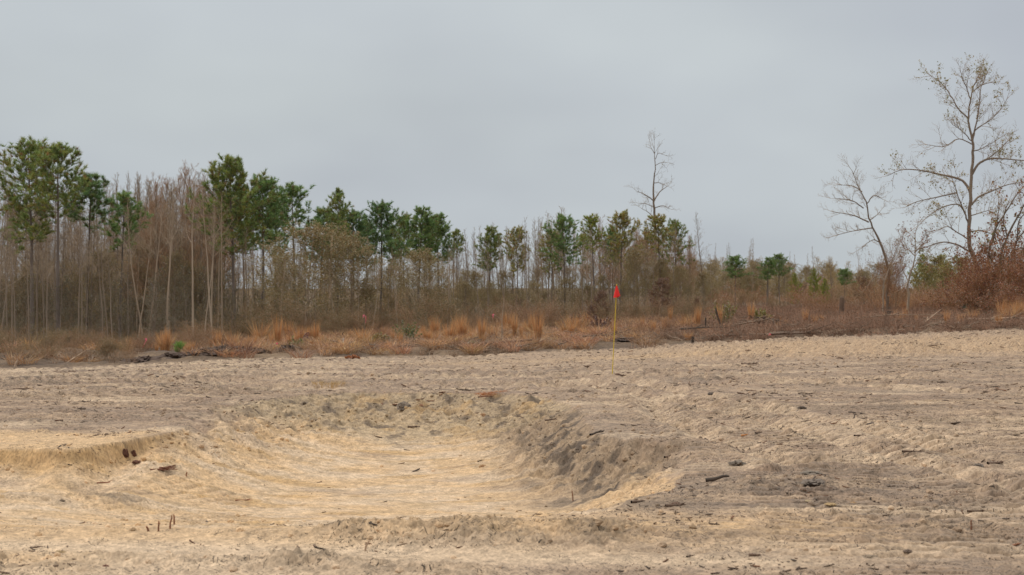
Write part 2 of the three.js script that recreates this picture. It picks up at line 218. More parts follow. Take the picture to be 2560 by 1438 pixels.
// soils, linear base colours
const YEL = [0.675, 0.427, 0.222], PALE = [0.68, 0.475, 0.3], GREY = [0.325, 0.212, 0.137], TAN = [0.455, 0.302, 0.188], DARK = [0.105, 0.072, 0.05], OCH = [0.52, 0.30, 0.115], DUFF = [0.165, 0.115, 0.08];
function lerp3(o, a, t) { o[0] += (a[0] - o[0]) * t; o[1] += (a[1] - o[1]) * t; o[2] += (a[2] - o[2]) * t; }
const soil = [0, 0, 0];
function soilAt(x, d, f, ds) {
  soil[0] = GREY[0]; soil[1] = GREY[1]; soil[2] = GREY[2];
  const big = fbm(x * 0.28 + 11, d * 0.42, 4), streak = fbm(x * 0.5, d * 1.9 + 31, 4), fine = fbm(x * 3.1, d * 4.5, 3);
  lerp3(soil, TAN, clamp(0.42 + 1.5 * streak + 0.7 * big)); lerp3(soil, PALE, 0.6 * Math.exp(-(((x - 5.3) / 2.2) ** 2 + ((d - 19.5) / 2.2) ** 2)) * clamp(0.7 + streak)); lerp3(soil, PALE, 0.7 * clamp(2.2 * fbm(x * 0.35 + 50, d * 0.9 + 17, 3) - 0.15)); lerp3(soil, [0.27, 0.185, 0.12], 0.5 * clamp(2.4 * fbm(x * 0.4 + 80, d * 1.1 + 37, 3) - 0.1));
  lerp3(soil, TAN, 0.75 * sst(33, 38, d) * sst(-8, 2, x)); lerp3(soil, YEL, 0.3 * sst(37, 40, d + 0.12 * x) * sst(46, 43, d) * sst(0, 8, x));
  lerp3(soil, YEL, 0.5 * Math.exp(-((d - 38.5 - 0.25 * x) ** 2) / 1.2) * sst(-7, -2, x) * sst(9, 5, x) * clamp(0.6 + streak));
  lerp3(soil, PALE, 0.5 * sst(-2, -6, x) * sst(30, 35, d) * clamp(0.5 + 2 * streak));
  if (d < 30) {
    // yellow sand spread in front of and beside the bunker
    const spill = sst(0.9, -1.5, x + 0.5 * big) * sst(12.2, 10.9, d + 0.8 * streak);
    if (f === 0) { lerp3(soil, PALE, 0.9 * spill * sst(8.2, 9.6, d)); lerp3(soil, YEL, 0.6 * spill * sst(-2.5, -3.6, x)); lerp3(soil, TAN, 0.5 * sst(10.2, 9.6, d) * sst(3, -2, x)); }
    lerp3(soil, YEL, 0.75 * sst(1.6, -0.4, x + big) * sst(10.3, 11.2, d + 0.5 * streak) * sst(13.5, 12.5, d)); const patch = Math.exp(-(((x - 1.6) / 1.4) ** 2 + ((d - 11.7) / 0.7) ** 2)); lerp3(soil, YEL, clamp(0.8 * patch * (1 + 1.2 * fine)));
    // sand tongue by the grey field
    const tong = sst(-4.3, -5.2, x + 0.3 * fine) * sst(16.9, 17.3, d) * sst(20.4, 19.4, d + 0.25 * (x + 6) + 0.5 * big); lerp3(soil, YEL, tong * clamp(0.95 + 0.5 * streak));
    if (f > 0) {
      const e = f + 0.28 * fbm(x * 1.3 + 5, d * 1.0, 4) + 0.1 * fine + 0.22 * sst(-2.2, -4.2, x) + 0.5 * sst(15.5, 13.5, d);
      const t = sst(0.34, 0.6, e); lerp3(soil, YEL, t); lerp3(soil, PALE, 0.9 * t * clamp(0.45 + 1.6 * fbm(x * 0.9, d * 1.6 + 7, 3)));
      lerp3(soil, OCH, t * 0.6 * sst(0.2, 0.42, fbm(x * 0.8 + 90, d * 2.2, 4))); lerp3(soil, [0.42, 0.275, 0.14], t * 0.5 * sst(0.2, 0.42, fbm(x * 1.4 + 19, d * 3.1, 4)));
      lerp3(soil, GREY, t * 0.4 * sst(0.25, 0.5, fbm(x * 0.7 + 40, d * 1.6 + 20, 3)));
      // scarp of raw yellow sand
      if (x < -4.2 && d > 15.5 && d < 20) lerp3(soil, OCH, 0.6 * sst(0.7, 0.1, ds + 0.25 * big) * sst(-4.2, -4.8, x));
      // dark topsoil dragged in streaks over the end of the pit, sods and ochre seams in the far bank
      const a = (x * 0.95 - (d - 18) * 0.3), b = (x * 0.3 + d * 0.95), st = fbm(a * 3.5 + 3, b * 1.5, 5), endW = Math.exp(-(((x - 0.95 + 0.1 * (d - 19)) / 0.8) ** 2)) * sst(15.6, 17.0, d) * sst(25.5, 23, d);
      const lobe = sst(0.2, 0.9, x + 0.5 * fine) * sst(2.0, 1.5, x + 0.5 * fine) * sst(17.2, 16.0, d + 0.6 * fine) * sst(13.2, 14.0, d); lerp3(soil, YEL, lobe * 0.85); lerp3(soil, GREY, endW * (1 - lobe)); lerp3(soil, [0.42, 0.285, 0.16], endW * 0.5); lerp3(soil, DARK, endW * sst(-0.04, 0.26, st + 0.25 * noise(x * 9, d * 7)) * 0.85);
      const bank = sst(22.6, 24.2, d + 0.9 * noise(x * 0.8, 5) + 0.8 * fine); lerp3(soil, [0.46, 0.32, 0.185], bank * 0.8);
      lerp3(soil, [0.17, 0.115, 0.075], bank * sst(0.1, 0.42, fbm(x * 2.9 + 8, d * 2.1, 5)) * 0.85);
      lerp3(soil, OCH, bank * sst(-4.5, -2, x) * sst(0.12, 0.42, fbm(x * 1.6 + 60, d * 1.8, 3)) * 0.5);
    }
    const r = rowsAt(x, d); if (r > 0.006) lerp3(soil, [0.25, 0.17, 0.105], clamp(r * 12) * clamp(0.55 + 1.5 * fbm(x * 2.2, d * 2.2, 3)) * 0.75);
  }
  if (f === 0) {
    const churn = 0.65 * clamp(1.25 * Math.exp(-(((x - 2.9) / 1.8) ** 2 + ((d - 13.6) / 2.0) ** 2)) + 0.8 * Math.exp(-(((x - 5) / 2.5) ** 2 + ((d - 9.6) / 1.2) ** 2)) + 0.6 * Math.exp(-(((x - 1.9) / 1.1) ** 2 + ((d - 20.5) / 3) ** 2)));
    lerp3(soil, [0.2, 0.138, 0.097], churn * clamp(0.3 + 2.6 * fbm(x * 1.6 + 33, d * 2.6, 5)));
    if (d < 12) lerp3(soil, PALE, 0.8 * Math.exp(-((nearLine(BLADE, x, d) / 0.28) ** 2)) * sst(3.5, 1.5, x));
    if (d < 33) lerp3(soil, PALE, 0.75 * Math.exp(-((nearLine(RUTS, x, d) / 0.28) ** 2)) * clamp(0.6 + 1.4 * fine));
  }
  // decayed roots and leaf mould churned into the field
  const org = fbm(x * 0.55 + 21, d * 0.8 + 3, 3), fleck = noise(x * 9 + 3, d * 13) + 0.6 * noise(x * 19, d * 26 + 8);
  const litter = f > 0.6 ? 0.03 : 0.25 + 0.75 * sst(-0.15, 0.35, org);
  lerp3(soil, DARK, 0.8 * litter * sst(0.26, 0.5, fleck) * sst(-4, 1.0, x + (d > 20 ? 8 : 0)));
  if (d > 28) lerp3(soil, DUFF, 0.5 * sst(0.1, 0.5, org) * sst(-3, -9, x) * sst(39, 33, d) );
  const ed = edgeD(x), s = sst(-0.7, 0.5, d - ed + 0.9 * fine);
  if (s > 0) { const br = clamp(0.5 + 1.2 * fbm(x * 0.35, d * 0.35 + 60, 3)); lerp3(soil, [mix(0.12, 0.26, br), mix(0.072, 0.16, br), mix(0.043, 0.085, br)], s); }
  const vf = f > 0 && x < -4 && d < 20 ? 0.3 : 1, v = 1 + 0.16 * vf * noise(x * 6, d * 9) + 0.16 * vf * noise(x * 15 + 4, d * 19) * (f > 0.6 ? 0.5 : 1);
  soil[0] *= v; soil[1] *= v; soil[2] *= v; return soil;
}
function noiseTex(n, fn, srgb) { const a = new Uint8Array(n * n * 4); for (let j = 0; j < n; j++) for (let i = 0; i < n; i++) { const v = clamp(fn(i, j, n)) * 255, k = (j * n + i) * 4; a[k] = a[k + 1] = a[k + 2] = v; a[k + 3] = 255; } const t = new THREE.DataTexture(a, n, n); t.wrapS = t.wrapT = THREE.RepeatWrapping; t.magFilter = THREE.LinearFilter; t.minFilter = THREE.LinearMipmapLinearFilter; if (srgb) t.colorSpace = THREE.SRGBColorSpace; t.needsUpdate = true; return t; }
// tileable noise: lattice wrapped at the period
function tnoise(x, y, per) { const xf = Math.floor(x), yf = Math.floor(y), fx = x - xf, fy = y - yf, m = (v) => ((v % per) + per) % per; const g = (i, j) => PERM[PERM[m(i) & 255] + (m(j) & 255)] / 255; const u = fx * fx * (3 - 2 * fx), v = fy * fy * (3 - 2 * fy); return mix(mix(g(xf, yf), g(xf + 1, yf), u), mix(g(xf, yf + 1), g(xf + 1, yf + 1), u), v); }
const grain = noiseTex(1024, (i, j, n) => { const u = i / n, v = j / n; return 0.35 * tnoise(u * 64, v * 64, 64) + 0.35 * tnoise(u * 128, v * 128, 128) + 0.3 * tnoise(u * 250, v * 250, 250); });
function speckTex(seed, n, chips) {                // soil mottling with dark and pale bits of root, bark and leaf lying in it
  const a = new Float32Array(n * n), rng = rngOf(seed);
  for (let j = 0; j < n; j++) for (let i = 0; i < n; i++) { const u = i / n, v = j / n; a[j * n + i] = 0.86 + 0.16 * (tnoise(u * 128, v * 128, 128) - 0.5) + 0.16 * (tnoise(u * 250, v * 250, 250) - 0.5) + 0.16 * (tnoise(u * 40, v * 40, 40) - 0.5); }
  for (let k = 0; k < chips; k++) { let x = rng() * n, y = rng() * n; if (tnoise(x / n * 14, y / n * 14, 14) < 0.3 + 0.45 * rng()) continue; const l = 3 + 22 * Math.pow(rng(), 3), w = 1 + 2.2 * rng() * rng(), th = rng() * 6.28, tone = rng() < 0.15 ? 1.0 : 0.3 + 0.35 * rng(); const cx = Math.cos(th), cy = Math.sin(th); for (let q = 0; q < l; q++) for (let e = -w / 2; e <= w / 2; e += 0.7) { const X = ((Math.round(x + cx * q - cy * e) % n) + n) % n, Y = ((Math.round(y + cy * q + cx * e) % n) + n) % n; a[Y * n + X] = tone; } }
  return noiseTex(n, (i, j) => a[j * n + i], true);
}
const speckField = speckTex(5, 1024, 9000), speckSand = speckTex(6, 1024, 700);
const groundMat = new THREE.MeshStandardMaterial({ vertexColors: true, roughness: 1, map: speckField, bumpMap: grain, bumpScale: 0.016 });
const sandMat = new THREE.MeshStandardMaterial({ vertexColors: true, roughness: 1, map: speckSand, bumpMap: grain, bumpScale: 0.01 });
{
  const ds = [-3000, -900, -250, -70, -20, -5, 0, 2.5, 4.5, 6, 7, 7.7, 8.2, 8.6];
  let d = 8.62; while (d < 14) { ds.push(d); d += 0.023; } while (d < 28) { ds.push(d); d += 0.03; } let st = 0.045; while (d < 50) { ds.push(d); d += st; st = Math.min(0.1, st + 0.0004); } while (d < 4000) { ds.push(d); st *= 1.045; d += st; }
  const NC = 570, EX = 13, cols = NC + 1 + EX * 2, R = ds.length, P = new Float32Array(R * cols * 3), C = new Float32Array(R * cols * 3), U = new Float32Array(R * cols * 2), Z = new Uint8Array(R * cols);
  for (let r = 0; r < R; r++) { const dd = ds[r], hw = 0.42 * Math.max(dd, 8) + 1.5;
    for (let c = 0; c < cols; c++) {
      let x; const q = c - EX; if (q < 0) x = -(hw + 3500 * Math.pow(-q / EX, 4)); else if (q > NC) x = hw + 3500 * Math.pow((q - NC) / EX, 4); else x = (q / NC * 2 - 1) * hw;
      const k = r * cols + c; bcache[0] = 0; bcache[1] = -9; const h = H(x, dd), f = bcache[0], s = bcache[1];
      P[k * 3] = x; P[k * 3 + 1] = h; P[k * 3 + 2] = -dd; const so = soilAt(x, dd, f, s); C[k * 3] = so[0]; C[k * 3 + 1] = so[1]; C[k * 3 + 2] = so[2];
      U[k * 2] = x / 2.6; U[k * 2 + 1] = dd / 2.6; Z[k] = f > 0.01 ? 1 : dd > edgeD(x) ? 2 : 0; } }
  const idx = new Uint32Array((R - 1) * (cols - 1) * 6); let w = 0;
  for (let r = 0; r < R - 1; r++) for (let c = 0; c < cols - 1; c++) { const a = r * cols + c, b = a + 1, e = a + cols, f = e + 1; idx[w++] = a; idx[w++] = b; idx[w++] = f; idx[w++] = a; idx[w++] = f; idx[w++] = e; }
  const full = new THREE.BufferGeometry(); full.setAttribute('position', new THREE.BufferAttribute(P, 3)); full.setIndex(new THREE.BufferAttribute(idx, 1)); full.computeVertexNormals(); const N = full.attributes.normal.array;
  const defs = [['ground', 'bare grey and tan sand field marked by crawler tracks'], ['sand_bunker', 'freshly dug bunker of yellow sand with ragged grey back wall'], ['scrub_ground', 'brown uncleared ground of duff between sand and woods']];
  defs.forEach(([name, label], zone) => {
    const map = new Int32Array(R * cols).fill(-1), p = [], n = [], c = [], u = [], ii = []; let cnt = 0;
    for (let t = 0; t < w; t += 3) { const z = Math.max(Z[idx[t]] === 1 ? 1 : 0, 0) || Z[idx[t]]; if (z !== zone) continue;
      for (let k = 0; k < 3; k++) { const v = idx[t + k]; if (map[v] < 0) { map[v] = cnt++; p.push(P[v * 3], P[v * 3 + 1], P[v * 3 + 2]); n.push(N[v * 3], N[v * 3 + 1], N[v * 3 + 2]); c.push(C[v * 3], C[v * 3 + 1], C[v * 3 + 2]); u.push(U[v * 2], U[v * 2 + 1]); } ii.push(map[v]); } }
    const g = new THREE.BufferGeometry(); g.setAttribute('position', new THREE.Float32BufferAttribute(p, 3)); g.setAttribute('normal', new THREE.Float32BufferAttribute(n, 3)); g.setAttribute('color', new THREE.Float32BufferAttribute(c, 3)); g.setAttribute('uv', new THREE.Float32BufferAttribute(u, 2)); g.setIndex(ii);
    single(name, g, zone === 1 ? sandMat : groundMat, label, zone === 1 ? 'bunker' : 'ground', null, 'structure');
  });
}

// ---------------------------------------------------------------- tree growing
const norm3 = (v) => { const l = Math.hypot(v[0], v[1], v[2]) || 1; return [v[0] / l, v[1] / l, v[2] / l]; };
const BARK = [0.23, 0.168, 0.12], TWIG = [0.31, 0.21, 0.13];
function path(p, dir, len, n, wob, up, rng) { const pts = [p.slice()]; let dd = dir.slice(); let q = p.slice(); for (let i = 0; i < n; i++) { dd = norm3([dd[0] + (rng() - 0.5) * wob, dd[1] + (rng() - 0.5) * wob + up, dd[2] + (rng() - 0.5) * wob]); q = [q[0] + dd[0] * len / n, q[1] + dd[1] * len / n, q[2] + dd[2] * len / n]; pts.push(q); } return pts; }
function along(pts, t) { const k = clamp(t) * (pts.length - 1), i = Math.min(pts.length - 2, Math.floor(k)), f = k - i, a = pts[i], b = pts[i + 1]; return { p: [mix(a[0], b[0], f), mix(a[1], b[1], f), mix(a[2], b[2], f)], d: norm3([b[0] - a[0], b[1] - a[1], b[2] - a[2]]) }; }
function offshoot(dir, ang, rng) { let r = [rng() - 0.5, rng() - 0.5, rng() - 0.5]; const dt = r[0] * dir[0] + r[1] * dir[1] + r[2] * dir[2]; r = norm3([r[0] - dt * dir[0], r[1] - dt * dir[1], r[2] - dt * dir[2]]); const c = Math.cos(ang), s = Math.sin(ang); return [dir[0] * c + r[0] * s, dir[1] * c + r[1] * s, dir[2] * c + r[2] * s]; }
const jitc = (c, k, rng) => { const j = 1 + (rng() - 0.5) * 2 * k; return [c[0] * j, c[1] * j, c[2] * j]; };
// recursive branch: o = { tb limbs, tw twigs, lf leaves, ... }
function grow(o, p, dir, len, r, level) {
  const rng = o.rng, n = level <= 1 ? 4 : 3;
  const pts = path(p, dir, len, n, o.wob, o.up, rng), rad = pts.map((_, i) => r * (1 - 0.8 * i / n));
  if (level >= o.depth) { o.tw.spike(pts[0], pts[1], r * 0.9, o.tc); o.tw.spike(pts[1], pts[pts.length - 1], r * 0.6, o.tc); }
  else (level <= 1 ? o.tb : o.tw).tube(pts, rad, level <= 1 ? 4 : 3, level <= 1 ? o.bc : o.tc, rng);
  if (o.leaf && level >= o.depth - 1) { const m = o.leaf.n * (0.5 + rng()); for (let i = 0; i < m; i++) { if (o.leaf.clump && noise(p[0] * o.leaf.clump + 7, p[1] * o.leaf.clump + p[2]) < (o.leaf.thr ?? -0.05)) continue; const q = along(pts, 0.2 + 0.8 * rng()).p, k = o.leaf.cols[Math.floor(rng() * o.leaf.cols.length)]; o.lf.leaf([q[0] + (rng() - 0.5) * 0.1, q[1] + (rng() - 0.5) * 0.1, q[2] + (rng() - 0.5) * 0.1], o.leaf.s * (0.6 + 0.8 * rng()), jitc(k, 0.25, rng), rng); } }
  if (level >= o.depth) return;
  const kids = Math.round(o.kids * (0.7 + 0.6 * rng()) * Math.min(1.6, 0.6 + len / o.unit));
  for (let i = 0; i < kids; i++) { const t = 0.22 + 0.78 * (i + rng()) / kids, a = along(pts, t), dr = offshoot(a.d, o.ang * (0.7 + 0.6 * rng()), rng); dr[1] += o.lift; grow(o, a.p, norm3(dr), len * (0.62 - 0.28 * t) * (0.8 + 0.5 * rng()), Math.max(o.rmin, r * 0.55 * (1 - 0.5 * t)), level + 1); }
}
const topOf = (t) => { let m = 0; for (let i = 1; i < t.p.length; i += 3) if (t.p[i] > m) m = t.p[i]; return m; };
function bareTree(seed, q) {
  const rng = rngOf(seed), Ht = q.h ?? 11, tr = new TB(), o = { tb: new TB(), tw: new TB(), lf: new TB(), rng, wob: q.wob ?? 0.35, up: q.up ?? 0.1, ang: q.ang ?? 0.7, lift: q.lift ?? 0.15, kids: q.kids ?? 5, depth: q.depth ?? 3, unit: 2, rmin: q.rmin ?? 0.0075, bc: q.bark ?? BARK, tc: q.twig ?? TWIG, leaf: q.leaf };
  const n = 12, pts = [[0, -0.25, 0]]; let lx = 0, lz = 0, vx = (rng() - 0.5) * (q.lean ?? 0.05), vz = (rng() - 0.5) * (q.lean ?? 0.05);
  for (let i = 1; i <= n; i++) { vx += (rng() - 0.5) * (q.crook ?? 0.05); vz += (rng() - 0.5) * (q.crook ?? 0.05); lx += vx * Ht / n; lz += vz * Ht / n; pts.push([lx, Ht * i / n, lz]); }
  const r0 = q.r ?? Ht * 0.009; tr.tube(pts, pts.map((_, i) => r0 * (i === 0 ? 1.35 : 1) * (1 - 0.9 * Math.pow(i / n, 1.1)) + 0.006), 7, o.bc, rng, 0.1);
  const nb = q.branches ?? 26, b0 = q.clear ?? 0.4;
  for (let i = 0; i < nb; i++) { const t = b0 + (1 - b0) * Math.pow((i + 0.3 + 0.7 * rng()) / nb, q.pow ?? 0.9), a = along(pts, t), s = (t - b0) / (1 - b0);
    const L = Ht * (q.spread ?? 0.2) * (q.round ? Math.sqrt(Math.max(0.05, 1 - Math.pow(2 * s - 0.75, 2) * 0.6)) * (1 - 0.35 * s) : (1 - 0.72 * s)) * (0.65 + 0.6 * rng());
    const az = i * 2.4 + rng(), el = mix(q.el0 ?? 0.5, q.el1 ?? 1.15, s) + (rng() - 0.5) * 0.3; grow(o, a.p, [Math.cos(az) * Math.cos(el), Math.sin(el), Math.sin(az) * Math.cos(el)], L, Math.max(0.012, r0 * (1 - 0.85 * t) * 0.55), 1); }
  const res = { h: topOf(o.tw), trunk: tr.geo(), limbs: o.tb.geo(), twigs: o.tw.geo() }; if (!o.lf.empty) res.leaves = o.lf.geo(); return res;
}
// southern pine: clear trunk, irregular clumped crown of needle tufts
function pineTree(seed, q) {
  const rng = rngOf(seed), Ht = 12, tr = new TB(), br = new TB(), nd = new TB(), n = 12, pts = [[0, -0.25, 0]]; let lx = 0, lz = 0, vx = (rng() - 0.5) * 0.03, vz = (rng() - 0.5) * 0.03;
  for (let i = 1; i <= n; i++) { vx += (rng() - 0.5) * 0.035; vz += (rng() - 0.5) * 0.035; lx += vx * Ht / n; lz += vz * Ht / n; pts.push([lx, Ht * i / n * 0.985, lz]); }
  const r0 = (q.r ?? 0.15) * 0.75, bark = [0.165, 0.125, 0.1]; tr.tube(pts, pts.map((_, i) => r0 * (i === 0 ? 1.25 : 1) * (1 - 0.88 * i / n) + 0.008), 8, bark, rng, 0.14);
  const tuft = (p, dir, s) => {
    const dead = rng() < (q.brown ?? 0.08), base = dead ? [0.2, 0.13, 0.06] : rng() < 0.35 ? [0.22, 0.235, 0.075] : [0.155, 0.225, 0.085], c = jitc(base, 0.3, rng), m = 20;
    for (let i = 0; i < m; i++) { const dr = norm3([dir[0] * 0.75 + (rng() - 0.5) * 2, dir[1] * 0.75 + 0.35 + (rng() - 0.5) * 1.7, dir[2] * 0.75 + (rng() - 0.5) * 2]), l = s * (0.65 + 0.6 * rng()), b = [p[0] + dir[0] * 0.07 * (rng() - 0.3), p[1] + dir[1] * 0.07 * (rng() - 0.3), p[2] + dir[2] * 0.07 * (rng() - 0.3)]; nd.blade(b, [b[0] + dr[0] * l, b[1] + dr[1] * l, b[2] + dr[2] * l], 0.026, c, rng); } };
  const c0 = 1 - q.crown, nb = Math.round((q.nb ?? 40) * 1.35);
  for (let i = 0; i < nb; i++) { const s = Math.pow((i + rng()) / nb, q.pow ?? 0.8), t = c0 + (0.985 - c0) * s, a = along(pts, t), shape = q.spiky ? (1 - 0.93 * s) : Math.pow(Math.sin(Math.PI * Math.min(0.96, 0.2 + 0.76 * s)), 0.7) * (1 - 0.25 * s);
    const L = Ht * q.w * 1.35 * shape * (0.35 + 0.95 * rng()), az = i * 2.4 + 1.3 * rng(), el = mix(0.05, 0.85, s) + (rng() - 0.5) * 0.35, pt = path(a.p, [Math.cos(az) * Math.cos(el), Math.sin(el), Math.sin(az) * Math.cos(el)], L, 4, 0.3, 0.12, rng);
    br.tube(pt, pt.map((_, k) => Math.max(0.008, r0 * 0.3 * (1 - 0.7 * t) * (1 - 0.75 * k / 4))), 4, bark, rng);
    const ns = Math.max(2, Math.round(L * 4.8 * (q.dens ?? 1)));
    for (let k = 0; k < ns; k++) { const u = 0.2 + 0.8 * (k + rng()) / ns, e = along(pt, u), dr = offshoot(e.d, 0.55 + 0.5 * rng(), rng); dr[1] += 0.25; const l2 = (0.25 + 0.55 * rng()) * Math.min(1, 0.45 + L / 2), p2 = path(e.p, norm3(dr), l2, 2, 0.4, 0.1, rng);
      br.tube(p2, [0.012, 0.008, 0.005], 3, bark, rng); const m = 2 + Math.floor(rng() * 3); for (let j = 0; j < m; j++) { const ee = along(p2, 0.4 + 0.6 * (j + 0.5 * rng()) / m); tuft(ee.p, ee.d, 0.2 + 0.1 * rng()); } }
    const te = along(pt, 1); tuft(te.p, te.d, 0.28); tuft(te.p, te.d, 0.22); }
  for (let i = 0; i < (q.stubs ?? 7); i++) { const t = mix(0.25, c0, rng()), a = along(pts, t), az = rng() * 6.28; br.spike(a.p, [a.p[0] + Math.cos(az) * (0.4 + rng()), a.p[1] + rng() * 0.3 - 0.1, a.p[2] + Math.sin(az) * (0.4 + rng())], 0.018, bark); }
  return { h: topOf(nd), trunk: tr.geo(), limbs: br.geo(), needles: nd.geo() };
}
const barkM = vmat(1, 1, 1), twigM = vmat(1, 1, 1);
const barkPale = vmat(1.55, 1.55, 1.5), barkDark = vmat(0.62, 0.6, 0.58), twigRed = vmat(1.0, 0.82, 0.7), twigYel = vmat(1.2, 1.18, 0.78), twigGrey = vmat(0.95, 1.0, 1.02);
const leafy = { transmission: 0.4, thickness: 0 }, lmat = (r, g, b) => new THREE.MeshPhysicalMaterial({ color: col(r, g, b), vertexColors: true, roughness: 0.95, side: THREE.DoubleSide, ...leafy });
const leafM = lmat(1, 1, 1);
const pineDark = lmat(0.85, 1.02, 0.8), pineMid = lmat(1.1, 1.22, 0.85), pineYel = lmat(1.35, 1.2, 0.72), pineBrown = lmat(2.0, 1.35, 1.0), pineBright = lmat(1.7, 1.4, 0.5), leafGold = lmat(1.35, 2.3, 0.9);
function makeTree(kind, proto, mats, label, category, group) {
  const g = thing(kind, label, category, group); part('trunk', proto.trunk, mats[0], g);
  const crown = part('crown', proto.limbs, mats[0], g); if (proto.twigs) part('twigs', proto.twigs, mats[1], crown); if (proto.needles) part('needles', proto.needles, mats[1], crown); if (proto.leaves) part('leaves', proto.leaves, mats[2] ?? leafM, crown); return g;
}
function plant(g, X, d, topY, protoH, rng, wide = 1, Yb) { const x = px2x(X, d), y = H(x, d) - 0.05, hh = px2y(topY, d) - y, s = hh / protoH; g.position.set(x, y, -d); g.scale.set(s * wide, s, s * wide); g.rotation.y = rng() * 6.283; return g; }

// pines, each with its own place, height and crown
const PINES = [pineTree(1, { crown: 0.5, w: 0.15, nb: 46, r: 0.14 }), pineTree(2, { crown: 0.34, w: 0.13, nb: 34, r: 0.16, stubs: 12 }), pineTree(3, { crown: 0.3, w: 0.085, nb: 30, r: 0.11, dens: 1.3 }), pineTree(4, { crown: 0.52, w: 0.17, nb: 52, dens: 1.2 }), pineTree(5, { crown: 0.42, w: 0.14, nb: 42, dens: 1.3 }), pineTree(6, { crown: 0.42, w: 0.17, nb: 40, spiky: true }), pineTree(7, { crown: 0.36, w: 0.1, nb: 34, dens: 1.1 }), pineTree(8, { crown: 0.45, w: 0.125, nb: 44, dens: 1.4 }), pineTree(9, { crown: 0.9, w: 0.2, nb: 60, dens: 1.1, stubs: 0 })];
{
  const rng = rngOf(100), L = [
    [80, 330, 66, 0, 'yel', 1.15, 'tallest pine, broad loose crown reaching halfway down its trunk', 1], [146, 348, 64, 1, 'yel', 1.1, 'tall pine with thick bare trunk and small open olive crown', 1], [216, 424, 68, 2, 'dark', 1.35, 'narrow dark pine beside the tall olive-crowned pine', 1], [300, 470, 70, 6, 'mid', 1.2, 'slim pine with a round top rising over bare grey trees', 1], [357, 510, 92, 2, 'dark', 0.7, 'thin pole-like pine with a tiny tuft of dark needles', 1],
    [583, 380, 72, 3, 'yel', 1.1, 'large pine with deep yellow-green crown over the brown wood', 1], [652, 428, 74, 4, 'mid', 1.2, 'full pine joined to the large yellow-green pine', 1], [610, 455, 96, 7, 'mid', 1.0], [560, 480, 98, 0, 'yel', 0.8], [690, 490, 92, 4, 'dark', 0.8], [736, 448, 82, 6, 'mid', 1.25, 'open-topped pine standing above a rounded willow-like tree', 1],
    [845, 464, 82, 5, 'yel', 0.9, 'pine with pointed spire top above rounded neighbours', 1], [800, 512, 98, 7, 'dark', 1.25], [880, 515, 98, 4, 'dark', 1.1], [836, 520, 102, 4, 'mid', 1.1], [915, 545, 104, 7, 'dark', 1.0],
    [950, 493, 80, 4, 'dark', 1.15, 'dark green round-headed pine on a straight dark trunk', 1], [1008, 526, 94, 4, 'yel', 1.0], [1046, 510, 82, 7, 'mid', 1.25], [1098, 526, 84, 7, 'mid', 1.15], [1072, 550, 103, 4, 'yel', 1.0], [1140, 568, 100, 2, 'yel', 0.9], [985, 560, 106, 7, 'dark', 0.9],
    [1222, 560, 80, 7, 'yel', 1.05, 'lone slender pine between thin bare trunks', 1], [1294, 560, 84, 0, 'brown', 1.0, 'brownish thinning pine next to the lone slender pine', 1], [1412, 528, 78, 0, 'mid', 1.25, 'broad green pine tangled with grey bare branches', 1], [1380, 570, 84, 0, 'brown', 1.1], [1456, 580, 98, 2, 'bright', 1.1], [1488, 530, 80, 6, 'bright', 1.0, 'bright yellow-green pine with a bare lower trunk', 1],
    [1552, 520, 80, 0, 'brown', 1.15, 'brown-green pine veiled by bare twigs', 1], [1526, 560, 86, 7, 'mid', 0.9], [1655, 530, 80, 6, 'brown', 1.25, 'pine with lumpy brown-green crown at the foot of the tall snag', 1], [1690, 542, 84, 0, 'yel', 1.05], [1620, 570, 102, 4, 'brown', 1.0],
    [1838, 634, 98, 4, 'mid', 1.5], [1918, 640, 100, 7, 'mid', 1.4], [1950, 630, 102, 4, 'mid', 1.3], [1990, 680, 98, 8, 'bright', 1.0], [2035, 668, 100, 8, 'bright', 1.0, 'low bright green pine with branches down to the scrub', 1], [2062, 694, 98, 8, 'bright', 1.0], [2112, 668, 104, 4, 'mid', 1.4], [2300, 632, 120, 8, 'bright', 1.1], [2352, 632, 125, 8, 'yel', 1.2], [2400, 640, 128, 8, 'bright', 1.2], [2545, 660, 120, 3, 'mid', 1.4], [2330, 655, 112, 8, 'yel', 1.3], [2372, 660, 116, 8, 'brown', 1.2],
    [-60, 420, 88, 4, 'yel', 1.0], [30, 500, 92, 6, 'yel', 1.2], [2640, 560, 140, 4, 'mid', 1.2]];
  const M = { dark: pineDark, mid: pineMid, yel: pineYel, brown: pineBrown, bright: pineBright };
  const lab = { dark: 'dark green pine closing the gaps between taller pines', mid: 'mid green pine crowded among other pines', yel: 'olive green pine crowded among other pines', brown: 'brownish pine half hidden by bare trees', bright: 'bright green young pine at the wood edge' };
  for (const [X, Yt, d, p, m, w, label] of L) { const g = makeTree('pine_tree', PINES[p], [m === 'dark' ? barkDark : barkM, M[m]], label ?? (d > 94 && X > 1750 ? 'small ' + (m === 'yel' ? 'olive' : m === 'bright' ? 'bright green' : 'dull green') + ' pine far beyond the scrub' : lab[m]), 'pine tree', label ? 'pines in the wood' : d > 94 && X > 1750 ? 'far small pines, ' + (m === 'yel' ? 'olive' : m === 'bright' ? 'bright green' : 'dull green') : 'crowded pines ' + m); plant(g, X, d, Yt, PINES[p].h, rng, w); }
}
